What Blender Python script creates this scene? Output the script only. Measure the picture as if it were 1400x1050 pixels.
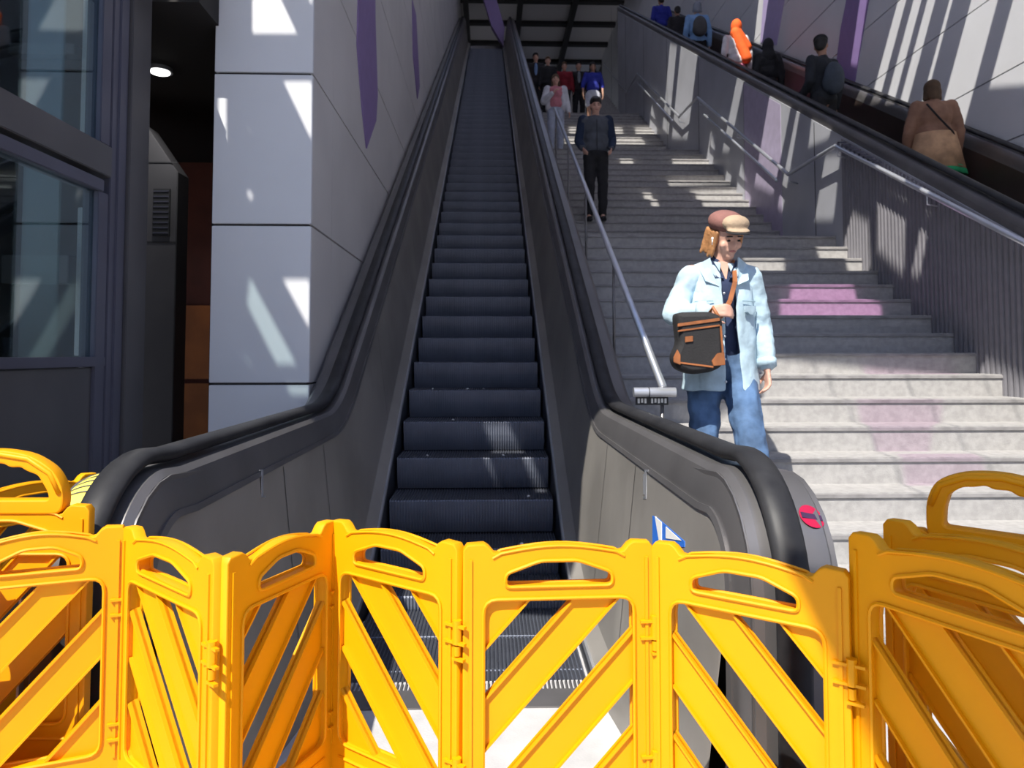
import bpy, bmesh, math, random
from mathutils import Vector, Matrix
random.seed(7)
for o in list(bpy.data.objects): bpy.data.objects.remove(o)
SC = bpy.context.scene
COL = SC.collection
R = math.radians
T30 = math.tan(R(30))

# ------------------------------------------------------------------ camera
H = 1.47
cam = bpy.data.cameras.new('camera'); camo = bpy.data.objects.new('camera', cam); COL.objects.link(camo)
cam.sensor_width = 36; cam.sensor_fit = 'HORIZONTAL'; cam.lens = 1005/1400*36
cam.shift_y = -(525-438)/1400; cam.shift_x = 0
camo.location = (0, 0, H); camo.rotation_euler = (R(90+2.62), 0, R(-1.77))
cam.clip_start = .02; cam.clip_end = 300
cam.dof.use_dof = True; cam.dof.focus_distance = 2.0; cam.dof.aperture_fstop = 7
SC.camera = camo
SC.view_settings.view_transform = 'Standard'; SC.view_settings.look = 'None'
SC.view_settings.gamma = 1; SC.view_settings.use_curve_mapping = False
SC.view_settings.exposure = 0.0

# ------------------------------------------------------------------ sky and sun
SUN = Vector((.31, .53, -.79)).normalized()        # direction the light travels
w = bpy.data.worlds.new('sky'); SC.world = w; w.use_nodes = True
nt = w.node_tree; nt.nodes.clear()
out = nt.nodes.new('ShaderNodeOutputWorld'); bg = nt.nodes.new('ShaderNodeBackground')
tc = nt.nodes.new('ShaderNodeTexCoord'); sp = nt.nodes.new('ShaderNodeSeparateXYZ'); cr = nt.nodes.new('ShaderNodeValToRGB')
nt.links.new(tc.outputs['Generated'], sp.inputs[0]); nt.links.new(sp.outputs['Z'], cr.inputs[0])
e = cr.color_ramp.elements
e[0].position = 0.0; e[0].color = (.16, .16, .17, 1)
e[1].position = 1.0; e[1].color = (.30, .46, .92, 1)
m_ = cr.color_ramp.elements.new(.12); m_.color = (.50, .56, .68, 1)
m_ = cr.color_ramp.elements.new(.45); m_.color = (.40, .54, .90, 1)
nt.links.new(cr.outputs[0], bg.inputs[0]); bg.inputs[1].default_value = 1.1
nt.links.new(bg.outputs[0], out.inputs[0])
sl = bpy.data.lights.new('sun', 'SUN'); sl.energy = 7.6; sl.angle = R(.45); sl.color = (1, .95, .86)
so = bpy.data.objects.new('sun', sl); COL.objects.link(so); so.rotation_euler = SUN.to_track_quat('-Z', 'Y').to_euler(); so.location = (-6, -6, 14)

# ------------------------------------------------------------------ pixel helpers (layout measuring only)
_rot = camo.rotation_euler.to_matrix()
def ray(px, py):
    d = _rot @ Vector(((px-700)/1005, -(py-438)/1005, -1)); return d
def hit(px, py, axis, val):
    d = ray(px, py); o = Vector((0, 0, H)); t = (val-o[axis])/d[axis]; return o+d*t
def hitp(px, py, a, b):             # plane z = a*Y + b
    d = ray(px, py); t = (b-H)/(d.z-a*d.y); return Vector((0, 0, H))+d*t

# ------------------------------------------------------------------ materials
def mat(name, col, rough=.6, metal=0, noise=0, nscale=8, bump=0, bscale=60, spec=.5, stretch=None, col2=None, **kw):
    m = bpy.data.materials.new(name); m.use_nodes = True; nt = m.node_tree
    b = nt.nodes['Principled BSDF']
    b.inputs['Base Color'].default_value = (*col, 1); b.inputs['Roughness'].default_value = rough
    b.inputs['Metallic'].default_value = metal; b.inputs['Specular IOR Level'].default_value = spec
    tc = nt.nodes.new('ShaderNodeTexCoord'); mp = nt.nodes.new('ShaderNodeMapping')
    nt.links.new(tc.outputs['Object'], mp.inputs[0])
    if stretch: mp.inputs['Scale'].default_value = stretch
    if noise or col2:
        n = nt.nodes.new('ShaderNodeTexNoise'); n.inputs['Scale'].default_value = nscale; n.inputs['Detail'].default_value = 5
        nt.links.new(mp.outputs[0], n.inputs[0])
        r = nt.nodes.new('ShaderNodeValToRGB'); nt.links.new(n.outputs[0], r.inputs[0])
        c2 = col2 or tuple(c*(1-noise) for c in col)
        r.color_ramp.elements[0].position = .36; r.color_ramp.elements[0].color = (*c2, 1)
        r.color_ramp.elements[1].position = .64; r.color_ramp.elements[1].color = (*(col if col2 else [min(1, c*(1+noise)) for c in col]), 1)
        nt.links.new(r.outputs[0], b.inputs['Base Color'])
    if bump:
        n2 = nt.nodes.new('ShaderNodeTexNoise'); n2.inputs['Scale'].default_value = bscale; n2.inputs['Detail'].default_value = 4
        nt.links.new(mp.outputs[0], n2.inputs[0])
        bp = nt.nodes.new('ShaderNodeBump'); bp.inputs['Strength'].default_value = bump; bp.inputs['Distance'].default_value = .01
        nt.links.new(n2.outputs[0], bp.inputs['Height']); nt.links.new(bp.outputs[0], b.inputs['Normal'])
    return m
def emit(name, col, s):
    m = bpy.data.materials.new(name); m.use_nodes = True; nt = m.node_tree; nt.nodes.clear()
    o = nt.nodes.new('ShaderNodeOutputMaterial'); e = nt.nodes.new('ShaderNodeEmission')
    e.inputs[0].default_value = (*col, 1); e.inputs[1].default_value = s; nt.links.new(e.outputs[0], o.inputs[0]); return m
def tinted(name, col, gloss=.0, rough=.02):
    m = bpy.data.materials.new(name); m.use_nodes = True; nt = m.node_tree; nt.nodes.clear()
    o = nt.nodes.new('ShaderNodeOutputMaterial'); t = nt.nodes.new('ShaderNodeBsdfTransparent'); t.inputs[0].default_value = (*col, 1)
    g = nt.nodes.new('ShaderNodeBsdfGlossy'); g.inputs['Roughness'].default_value = rough; g.inputs[0].default_value = (.8, .9, .95, 1)
    mx = nt.nodes.new('ShaderNodeMixShader'); mx.inputs[0].default_value = gloss
    nt.links.new(t.outputs[0], mx.inputs[1]); nt.links.new(g.outputs[0], mx.inputs[2]); nt.links.new(mx.outputs[0], o.inputs[0]); return m

M = {}
M['floor'] = mat('pale_paving', (.46, .455, .46), .8, noise=.1, nscale=5, bump=.15, bscale=90)
M['stair'] = mat('stair_granite', (.37, .36, .352), .75, noise=.10, nscale=22, bump=.2, bscale=120)
M['stairnose'] = mat('stair_nosing', (.27, .26, .26), .6, noise=.2)
M['steel'] = mat('dull_steel', (.19, .183, .185), .38, .6, noise=.12, nscale=2.5, bump=.03, bscale=20)
M['panel'] = mat('balustrade_steel', (.27, .255, .235), .5, .25, noise=.14, nscale=1.6, bump=.03, bscale=15)
M['bright'] = mat('polished_steel', (.60, .62, .66), .28, .7, noise=.06, nscale=6)
M['seam'] = mat('dark_seam', (.03, .03, .032), .6)
M['rubber'] = mat('handrail_rubber', (.014, .014, .016), .5, 0, spec=.3, bump=.05, bscale=30, col2=(.028, .028, .03), nscale=9)
M['stepmetal'] = mat('step_aluminium', (.17, .19, .245), .42, .15, noise=.1, nscale=6)
M['tread'] = mat('dimmed_tread', (.05, .054, .068), .6, .3, noise=.15, nscale=9)  # darker tread colour: weak light on treads painted in, with some groove dirt
M['skirt'] = mat('skirt_steel', (.06, .065, .08), .4, .6)
M['clad'] = mat('white_cladding', (.72, .73, .76), .42, 0, noise=.025, nscale=1.5)
M['cladgap'] = mat('cladding_joint', (.05, .045, .045), .8)
M['wallgrey'] = mat('grey_wall_panels', (.66, .64, .63), .45, 0, noise=.05, nscale=1.2)
M['sidewall'] = mat('stair_side_cladding', (.42, .43, .47), .45, .15, noise=.08, nscale=1.3)
M['purple'] = mat('purple_panel', (.27, .19, .42), .5, 0, noise=.04)
M['lilac'] = mat('lilac_panel', (.48, .40, .66), .5, 0, noise=.04)
M['frame'] = mat('anodised_frame', (.11, .11, .15), .42, .4, noise=.06, nscale=3)
M['framegrey'] = mat('booth_grey_metal', (.13, .125, .13), .45, .5, noise=.08, nscale=2)
M['glass'] = tinted('booth_glass', (.62, .70, .70), .11)
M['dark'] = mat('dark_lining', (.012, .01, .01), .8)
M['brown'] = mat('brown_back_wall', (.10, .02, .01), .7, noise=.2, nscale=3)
M['rust'] = mat('orange_brown_panel', (.45, .13, .02), .6, noise=.15, nscale=3)
M['beam'] = mat('roof_beam_paint', (.03, .028, .028), .6)
M['soffit'] = mat('soffit_panel', (.85, .82, .82), .7)
def plastic():
    m = mat('amber_plastic', (.84, .355, .0), .5, 0, spec=.3, noise=.03, nscale=4, bump=.04, bscale=35)
    nt = m.node_tree; b = nt.nodes['Principled BSDF']; o = nt.nodes['Material Output']
    tr = nt.nodes.new('ShaderNodeBsdfTranslucent'); tr.inputs[0].default_value = (1, .42, .0, 1)
    mx = nt.nodes.new('ShaderNodeMixShader'); mx.inputs[0].default_value = .06
    nt.links.new(b.outputs[0], mx.inputs[1]); nt.links.new(tr.outputs[0], mx.inputs[2]); nt.links.new(mx.outputs[0], o.inputs[0]); return m
M['plastic'] = plastic()
M['sticker_red'] = mat('red_sticker', (.42, .008, .05), .4); M['sticker_dark'] = mat('dark_bar', (.05, .02, .06), .5)
M['sticker_yellow'] = mat('yellow_sticker', (.85, .72, .12), .5); M['white'] = mat('white_print', (.8, .8, .78), .5)
M['blue'] = mat('blue_sticker', (.03, .16, .62), .45); M['black'] = mat('black_print', (.02, .02, .02), .5)

# ------------------------------------------------------------------ object helpers
def tag(o, label=None, cat=None, group=None, kind=None):
    if label: o['label'] = label
    if cat: o['category'] = cat
    if group: o['group'] = group
    if kind: o['kind'] = kind
    return o
def empty(name, loc=(0, 0, 0), rz=0, label=None, cat=None, group=None):
    o = bpy.data.objects.new(name, None); COL.objects.link(o); o.location = loc; o.rotation_euler.z = rz; o.empty_display_size = .1
    return tag(o, label, cat, group)
def link(name, me, m, parent=None, smooth=False):
    o = bpy.data.objects.new(name, me); COL.objects.link(o)
    if m is not None:
        me.materials.clear(); me.materials.append(m)
    if parent: o.parent = parent
    if smooth is True:
        for p in me.polygons: p.use_smooth = True
    elif smooth:
        bm = bmesh.new(); bm.from_mesh(me)
        for f in bm.faces: f.smooth = True
        for ed in bm.edges:
            if len(ed.link_faces) == 2 and ed.calc_face_angle(0) > R(smooth): ed.smooth = False
        bm.to_mesh(me); bm.free()
    return o
class MB:
    def __init__(s): s.v = []; s.f = []
    def add(s, vs, fs):
        n = len(s.v); s.v += [tuple(v) for v in vs]; s.f += [tuple(i+n for i in f) for f in fs]; return s
    def box(s, a, b):
        x0, y0, z0 = a; x1, y1, z1 = b
        return s.add([(x0,y0,z0),(x1,y0,z0),(x1,y1,z0),(x0,y1,z0),(x0,y0,z1),(x1,y0,z1),(x1,y1,z1),(x0,y1,z1)],
                     [(0,3,2,1),(4,5,6,7),(0,1,5,4),(1,2,6,5),(2,3,7,6),(3,0,4,7)])
    def prism(s, poly, fn, d0, d1):   # poly 2D, fn(u,v,d)->xyz
        n = len(poly); vs = [fn(u, v, d0) for u, v in poly]+[fn(u, v, d1) for u, v in poly]
        return s.add(vs, [tuple(range(n-1, -1, -1)), tuple(range(n, 2*n))]+[(i, (i+1) % n, n+(i+1) % n, n+i) for i in range(n)])
    def tube(s, pts, r, n=10, cap=True, r2=None):
        pts = [Vector(p) for p in pts]; k = len(pts); rings = []
        prev = None
        for i, p in enumerate(pts):
            t = (pts[min(i+1, k-1)]-pts[max(i-1, 0)]).normalized()
            if prev is None:
                a = Vector((0, 0, 1)) if abs(t.z) < .9 else Vector((1, 0, 0))
                u = t.cross(a).normalized()
            else: u = (prev-t*prev.dot(t)).normalized()
            prev = u; v = t.cross(u); rr = r if r2 is None else r+(r2-r)*i/(k-1)
            rings.append([p+(u*math.cos(2*math.pi*j/n)+v*math.sin(2*math.pi*j/n))*rr for j in range(n)])
        vs = [q for rg in rings for q in rg]
        fs = [(i*n+j, i*n+(j+1) % n, (i+1)*n+(j+1) % n, (i+1)*n+j) for i in range(k-1) for j in range(n)]
        if cap: fs += [tuple(range(n-1, -1, -1)), tuple((k-1)*n+j for j in range(n))]
        return s.add(vs, fs)
    def ell(s, c, r, rot=None, n=12):
        c = Vector(c); vs = []; fs = []
        for i in range(n+1):
            th = math.pi*i/n
            for j in range(2*n):
                ph = math.pi*j/n
                q = Vector((r[0]*math.sin(th)*math.cos(ph), r[1]*math.sin(th)*math.sin(ph), r[2]*math.cos(th)))
                if rot is not None: q = rot @ q
                vs.append(c+q)
        for i in range(n):
            for j in range(2*n):
                a = i*2*n+j; b = i*2*n+(j+1) % (2*n); fs.append((a, a+2*n, b+2*n, b))
        return s.add(vs, fs)
    def cap(s, a, ra, b, rb, n=12):
        s.ell(a, (ra,)*3, n=n//2+2); s.ell(b, (rb,)*3, n=n//2+2)
        return s.tube([a, b], ra, n=n, r2=rb)
    def mesh(s, name):
        me = bpy.data.meshes.new(name); me.from_pydata(s.v, [], s.f); me.update(); return me
    def build(s, name, m, parent=None, smooth=False, bevel=0, normals=True):
        me = s.mesh(name)
        if normals or bevel:
            bm = bmesh.new(); bm.from_mesh(me)
            bmesh.ops.remove_doubles(bm, verts=bm.verts, dist=1e-6)
            if bevel:
                es = [ed for ed in bm.edges if len(ed.link_faces) == 2 and ed.calc_face_angle(0) > R(35)]
                bmesh.ops.bevel(bm, geom=es, offset=bevel, segments=2, affect='EDGES', clamp_overlap=True)
            if normals: bmesh.ops.recalc_face_normals(bm, faces=bm.faces)
            bm.to_mesh(me); bm.free()
        return link(name, me, m, parent, smooth)
def applied(name, me, mods, m, parent=None, smooth=True):
    o = bpy.data.objects.new('tmp', me); COL.objects.link(o)
    for kind, kw in mods:
        md = o.modifiers.new('m', kind)
        for k, v in kw.items(): setattr(md, k, v)
    dg = bpy.context.evaluated_depsgraph_get(); dg.update()
    me2 = bpy.data.meshes.new_from_object(o.evaluated_get(dg))
    bpy.data.objects.remove(o); me2.name = name
    return link(name, me2, m, parent, smooth)
CL = bpy.data.textures.new('folds', 'CLOUDS'); CL.noise_scale = .075; CL.noise_depth = 1
def organic(mb, name, m, parent=None, vox=.012, sm=4, fold=0):
    return applied(name, mb.mesh(name), [('REMESH', dict(mode='VOXEL', voxel_size=vox, use_smooth_shade=True)), ('SMOOTH', dict(factor=.5, iterations=sm))]+([('DISPLACE', dict(texture=CL, strength=fold, mid_level=.5))] if fold else []), m, parent)
def plate(outline, holes, depth, bev=.0):     # filled 2D shape with holes, returned as mesh in XY, extruded in Z
    cu = bpy.data.curves.new('c', 'CURVE'); cu.dimensions = '2D'; cu.fill_mode = 'BOTH'; cu.extrude = depth/2-bev; cu.bevel_depth = bev; cu.bevel_resolution = 1; cu.offset = -bev
    for poly in [outline]+holes:
        s = cu.splines.new('POLY'); s.points.add(len(poly)-1); s.use_cyclic_u = True
        for p, q in zip(s.points, poly): p.co = (q[0], q[1], 0, 1)
    o = bpy.data.objects.new('c', cu); COL.objects.link(o)
    dg = bpy.context.evaluated_depsgraph_get(); dg.update()
    me = bpy.data.meshes.new_from_object(o.evaluated_get(dg)); bpy.data.objects.remove(o); return me
def roundpoly(poly, r, seg=4):
    out = []; n = len(poly)
    for i in range(n):
        p = Vector(poly[i]); a = Vector(poly[i-1]); b = Vector(poly[(i+1) % n])
        da = (a-p); db = (b-p); rr = min(r, da.length*.45, db.length*.45)
        if rr < 1e-5: out.append(tuple(p)); continue
        p0 = p+da.normalized()*rr; p1 = p+db.normalized()*rr
        for k in range(seg+1):
            t = k/seg; q = p0*(1-t)**2+p*2*t*(1-t)+p1*t*t; out.append((q.x, q.y))
    return out
def clip(poly, ax, val, keep_less):
    out = []; n = len(poly)
    for i in range(n):
        a = poly[i]; b = poly[(i+1) % n]
        ia = (a[ax] <= val) == keep_less; ib = (b[ax] <= val) == keep_less
        if ia: out.append(a)
        if ia != ib:
            t = (val-a[ax])/(b[ax]-a[ax]); out.append((a[0]+(b[0]-a[0])*t, a[1]+(b[1]-a[1])*t))
    return out
def smax(Y, Y0, s, a):               # 0 below Y0, slope s above, blended over +-a
    if Y <= Y0-a: return 0.
    if Y >= Y0+a: return s*(Y-Y0)
    return s*(Y-Y0+a)**2/(4*a)
# ================================================================== THE SETTING
def stairs_profile():
    pr = []                                        # (Y of riser, z of tread top)
    for n in range(1, 18): pr.append((5.46+(n-8)*.294, n*.1645))
    for n in range(18, 33): pr.append((10.26+(n-21)*.285, n*.1645))
    for n in range(33, 48): pr.append((16.2+(n-38)*.285, n*.1645))
    for n in range(48, 63): pr.append((20.15+(n-48)*.285, n*.1645))
    for n in range(63, 75): pr.append((25.5+(n-63)*.285, n*.1645))
    return pr
SP = stairs_profile()
def stair_z(Y):
    z = 0
    for y, t in SP:
        if Y >= y: z = t
    return z
SX0, SX1 = .90, 3.898
mb = MB(); mb.box((-9, -9, -.2), (12, 3.38, 0)); mb.box((-9, 3.38, -.2), (-1.75, 9, 0)); mb.box((5.4, 3.38, -.2), (12, 6, 0)); mb.box((-1.75,3.38,-.2),(5.4,4.2,-.02))
tag(mb.build('floor', M['floor']), kind='structure')
# staircase: one closed profile, extruded over its width, with thin nosing strips
poly = [(SP[0][0], -.1)]
z = 0
for y, t in SP: poly += [(y, z), (y, t)]; z = t
poly += [(34, z), (34, z-.4)]
st = MB(); vs = []; fs = []
top = poly[:-1]
for x in (SX0, SX1):
    vs += [(x, y, z) for y, z in top]
n = len(top)
fs = [(i, i+1, n+i+1, n+i) for i in range(n-1)]
st.add(vs, fs)
for x in (SX0, SX1):                              # stepped cheeks
    for i, (y, t) in enumerate(SP):
        y1 = SP[i+1][0] if i+1 < len(SP) else 34
        st.add([(x, y, t), (x, y1, t), (x, y1, t-.5), (x, y, t-.5)], [(0, 1, 2, 3)])
stair = empty('staircase', (0, 0, 0), label='broad grey stone staircase rising between the two escalators', cat='staircase')
st.build('steps', M['stair'], stair)
ns = MB()
for y, t in SP[:47]: ns.box((SX0+.005, y-.012, t-.028), (SX1-.005, y+.001, t-.008))
ns.build('nosing', M['stairnose'], stair)

# left: clad column and wall with open panel joints
CY = 4.74; CX0, CX1 = -1.78, -1.15
joints = [-.2, .32, 1.28, 2.30, 3.29, 4.2, 5.2, 6.2, 7.2, 8.2, 9.2, 10.2, 11.2, 12.2, 13.2, 14.2, 15.2, 16.2, 17.2, 18.2]
WT = H+3.0+.22
def undercanopy(poly):
    q = clip([(y, z-T30*y) for y, z in poly], 1, WT, True); return [(y, z+T30*y) for y, z in q]
b = MB(); b.prism(undercanopy([(CY+.02, 0), (34, 0), (34, 30), (CY+.02, 30)]), lambda u, v, d: (d, u, v), CX0+.02, CX1-.02); bk = b.build('wall_left', M['cladgap']); tag(bk, kind='structure')
c = MB()
for i in range(1, len(joints)-1):
    if joints[i+1] < 7.3: c.box((CX0, CY, joints[i]+.008), (CX1, CY+.03, joints[i+1]-.008))
c.build('column_cladding', M['clad'], bk, bevel=.003)
c = MB()
for i in range(0, len(joints)-1):
    z0, z1 = joints[i]+.007, joints[i+1]-.007
    ys = [CY+.032, CY+.62, 9.2, 11.9, 15, 19, 23, 28, 34]
    for a, d in zip(ys, ys[1:]):
        q = undercanopy([(a+.002, z0), (d-.002, z0), (d-.002, z1), (a+.002, z1)])
        if len(q) > 2: c.prism(q, lambda u, v, dd: (dd, u, v), CX1-.03, CX1)
c.build('side_cladding', M['wallgrey'], bk)
# purple facets set on the left wall
def on_left(pp, name, m, t=.012):
    q = [hit(x, y, 0, CX1) for x, y in pp]
    mm = MB(); mm.prism([(v.y, v.z) for v in q], lambda u, v, d: (d, u, v), CX1+.001, CX1+t); return mm.build(name, m, bk)
on_left([(490, -60), (511, -60), (512, 30), (515, 130), (513, 165), (500, 203), (494, 150), (487, 62)], 'purple_facet', M['purple'])
on_left([(563, 0), (568, 20), (573, 118), (570, 135), (564, 75)], 'purple_facet', M['purple'])

# right: far wall beyond the second escalator
WX = 5.32
b = MB(); b.box((WX+.02, 2, 0), (WX+.3, 34, 22)); wr = b.build('wall_right', M['cladgap']); tag(wr, kind='structure')
c = MB(); jr = [.3, 1.2, 2.05, 2.9, 3.69, 4.42, 5.30, 6.13, 7.0, 7.85, 8.7, 9.55, 10.4, 11.3, 12.2, 13.1, 14, 15, 16, 17, 18, 19, 20, 21, 22]
jr = [1.47+(z-1.47)*5.3/5.4 for z in jr]
for z0, z1 in zip(jr, jr[1:]): c.box((WX-.02, 2, z0+.008), (WX+.021, 34, z1-.008))
c.build('side_cladding', M['clad'], wr)
def on_right(pp, name, m):
    q = [hit(x, y, 0, WX-.02) for x, y in pp]
    mm = MB(); mm.prism([(v.y, v.z) for v in q], lambda u, v, d: (d, u, v), WX-.032, WX-.0205); return mm.build(name, m, wr)
on_right([(1162, -20), (1192, -20), (1178, 60), (1168, 120), (1140, 120), (1150, 40)], 'purple_facet', M['purple'])
on_right([(1046, -20), (1076, -20), (1062, 62), (1040, 58)], 'lilac_facet', M['lilac'])

# wall that closes the stairs on the right and carries the second escalator
E2V = 1.47-2.0                                    # handrail: z = T30*Y + E2V
wm = MB(); pts = [(3.0, -.0)]
Yend = 22
def e2rail(Y): return .98+smax(Y, (.98-E2V)/T30, T30, .4)
ys = [2.6+i*.25 for i in range(int((Yend-2.6)/.25)+1)]
vs = []; fs = []
for y in ys: vs += [(3.9, y, -.1), (3.9, y, e2rail(y)-.17)]
for i in range(len(ys)-1): fs.append((2*i, 2*i+1, 2*i+3, 2*i+2))
vs2 = [(x+.05, y, z) for x, y, z in vs]; n = len(vs)
wm.add(vs+vs2, fs+[tuple(k+n for k in f[::-1]) for f in fs]+[(2*i+1, 2*i+3, n+2*i+3, n+2*i+1) for i in range(len(ys)-1)])
wmo = wm.build('wall_middle', M['sidewall']); tag(wmo, kind='structure')
q = MB()                                         # lilac stretch of cladding
seg = [(9.6, 11.0)]
for a, d in seg:
    z0 = stair_z(a)-.05; q.prism([(a, z0), (d, stair_z(d)-.05), (d, e2rail(d)-.2), (a, e2rail(a)-.2)], lambda u, v, dd: (dd, u, v), 3.896, 3.8995)
q.build('lilac_cladding', mat('lilac_cladding', (.42, .37, .50), .5, .1, noise=.06), wmo)
q = MB()
for y in [6.2, 8.6, 11.0, 13.4, 15.8, 18.2, 20.6, 23]: q.box((3.8965, y, stair_z(y)-.1), (3.8995, y+.012, e2rail(y)-.19))
q.build('panel_seam', M['seam'], wmo)

q = MB(); y = 3.2
while y < 7.9:
    q.add([(3.878, y, stair_z(y)-.02), (3.878, y+.026, stair_z(y)-.02), (3.878, y+.026, e2rail(y)-.19), (3.878, y, e2rail(y)-.19), (3.897, y-.004, stair_z(y)-.02), (3.897, y+.03, stair_z(y)-.02), (3.897, y+.03, e2rail(y)-.19), (3.897, y-.004, e2rail(y)-.19)],
          [(0, 1, 2, 3), (0, 3, 7, 4), (1, 5, 6, 2), (3, 2, 6, 7)]); y += .062
q.add([(3.894, 3.0, 0.2), (3.894, 7.93, stair_z(7.9)), (3.894, 7.93, e2rail(7.93)-.19), (3.894, 3.0, e2rail(3)-.19)], [(0, 1, 2, 3)])
q.build('ribbed_cladding', mat('ribbed_grey_cladding', (.21, .205, .225), .5, .1, noise=.06), wmo)
# dark room behind the column on the left
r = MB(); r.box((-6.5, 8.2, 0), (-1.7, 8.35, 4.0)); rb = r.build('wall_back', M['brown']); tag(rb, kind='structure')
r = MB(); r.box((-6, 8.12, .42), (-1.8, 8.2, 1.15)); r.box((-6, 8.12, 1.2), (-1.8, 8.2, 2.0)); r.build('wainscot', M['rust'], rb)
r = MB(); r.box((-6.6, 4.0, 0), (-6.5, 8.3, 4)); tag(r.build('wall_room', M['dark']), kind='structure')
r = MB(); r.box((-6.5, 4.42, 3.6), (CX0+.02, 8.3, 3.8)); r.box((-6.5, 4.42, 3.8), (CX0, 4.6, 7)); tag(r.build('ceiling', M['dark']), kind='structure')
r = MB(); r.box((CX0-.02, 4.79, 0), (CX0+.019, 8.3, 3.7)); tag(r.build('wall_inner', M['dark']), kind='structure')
lp = hit(219, 95, 2, 3.59)
lo = empty('ceiling_light', tuple(lp), label='round white downlight glowing in the black ceiling at left', cat='ceiling light')
r = MB(); r.tube([(0, 0, -.02), (0, 0, .01)], .088, 24); r.build('rim', M['bright'], lo)
r = MB(); r.ell((0, 0, -.02), (.07, .07, .02)); r.build('diffuser', emit('lamp_glow', (1, .98, .95), 6), lo, True)
ll = bpy.data.lights.new('lamp', 'SPOT'); ll.energy = 28; ll.spot_size = R(150); ll.shadow_soft_size = .06; lob = bpy.data.objects.new('lamp', ll); COL.objects.link(lob); lob.parent = lo; lob.location = (0, 0, -.06)

# upper storey: soffit grid, dark hall
cz = 15.2
s = MB(); s.box((-6, 24, cz+.25), (9, 60, cz+.45)); cs = s.build('ceiling', M['soffit']); tag(cs, kind='structure')
s = MB()
for k in range(10): s.box((-6, 26.2+k*2.0, cz+.1), (9, 26.45+k*2.0, cz+.3))
for k in range(6): s.box((-3.2+k*2.15, 24, cz-.1), (-3.0+k*2.15, 60, cz+.3))
s.build('roof_beam', M['beam'], cs)
s = MB(); s.box((-6, 48, 8), (9, 48.4, cz+.3)); tag(s.build('wall_end', M['dark']), kind='structure')
s = MB(); s.box((-6, 33.9, 11.8), (9, 60, 12.17)); tag(s.build('floor_upper', M['stair']), kind='structure')
pf = empty('purple_fin', (0, 0, 0), label='slanting purple fin hanging by the soffit above the escalator top', cat='fin')
q = [hit(x, y, 1, 25.2) for x, y in [(654, -25), (672, -25), (690, 38), (688, 62), (672, 35)]]
s = MB(); s.prism([(v.x, v.z) for v in q], lambda u, v, d: (u, d, v), 25.2, 25.5); s.build('blade', M['purple'], pf)
q = [hit(x, y, 1, 25.2) for x, y in [(604, -25), (612, -25), (620, 18), (617, 42)]]

# ------------------------------------------------------------------ unseen canopy added to shape the sun; openings cut to its patches
CB = H+3.0                                       # z = T30*Y + CB
def cast(P):                                     # where the sun ray through P crosses the canopy
    t = (CB+T30*P.y-P.z)/(-SUN.z+T30*SUN.y)
    q = P-SUN*t; return (q.x, q.y)
surf = {'e2': lambda x, y: hit(x, y, 0, 4.45),
 'col': lambda x, y: hit(x, y, 1, CY), 'wr': lambda x, y: hit(x, y, 0, WX-.03), 'wm': lambda x, y: hit(x, y, 0, 3.9),
 'bal': lambda x, y: hit(x, y, 0, .60), 'sC': lambda x, y: hitp(x, y, .5595, 1.316-.5595*5.46),
 'sB': lambda x, y: hitp(x, y, .577, 3.4545-.577*10.26), 'sA': lambda x, y: hitp(x, y, .577, 6.251-.577*16.2),
 'esc': lambda x, y: hitp(x, y, T30, -T30*4.28), 'lrail': lambda x, y: hit(x, y, 0, -.98)}
LIT = [
 ('col', [(378, 112), (426, 112), (426, 212)]), ('col', [(299, 108), (309, 108), (309, 250), (298, 238)]),
 ('col', [(339, 174), (354, 200), (340, 200)]), ('col', [(337, 258), (356, 277), (340, 294)]),
 ('col', [(345, -20), (375, -20), (415, 66), (345, 66)]), ('col', [(404, -20), (426, -20), (426, 28)]),
 ('col', [(376, 383), (423, 383), (423, 470)]), ('col', [(342, 380), (416, 519), (378, 519), (336, 435)]),
 ('col', [(329, 472), (353, 519), (340, 519), (328, 490)]), ('col', [(294, 400), (301, 410), (301, 435), (294, 430)]),
 ('col', [(385, 527), (423, 527), (423, 560), (396, 560)]),
 ('esc', [(654, 577), (694, 577), (714, 607), (660, 607)]), ('esc', [(652, 622), (666, 622), (674, 655), (668, 655)]),
 ('esc', [(706, 622), (724, 622), (742, 660), (722, 660)]), ('esc', [(594, 622), (599, 622), (617, 660), (609, 660)]),
 ('lrail', [(470, 505), (492, 488), (500, 500), (480, 520)]),
 ('bal', [(803, 588), (822, 600), (806, 735), (779, 735)]), ('bal', [(838, 605), (862, 620), (850, 745), (822, 740)]),
 ('sC', [(1104, 333), (1168, 333), (1190, 350), (1190, 366), (1165, 366), (1150, 351), (1130, 350)]),
 ('sC', [(1016, 352), (1072, 352), (1068, 366), (1012, 366)]),
 ('sB', [(912, 241), (998, 241), (1002, 249), (912, 249)]), ('sB', [(940, 256), (1018, 256), (1028, 277), (960, 277)]),
 ('sB', [(870, 258), (885, 258), (902, 277), (890, 277)]),
 ('sB', [(845, 215), (863, 215), (868, 224), (847, 224)]), ('sB', [(916, 215), (978, 215), (981, 224), (920, 224)]),
 ('sA', [(776, 172), (808, 172), (812, 182), (776, 182)]), ('sA', [(826, 171), (850, 171), (852, 183), (826, 183)]), ('sA', [(866, 171), (897, 171), (900, 183), (868, 183)]),
 ('sA', [(770, 186), (800, 186), (800, 197), (770, 197)]), ('sA', [(840, 186), (876, 186), (884, 197), (840, 197)]),
]
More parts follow.
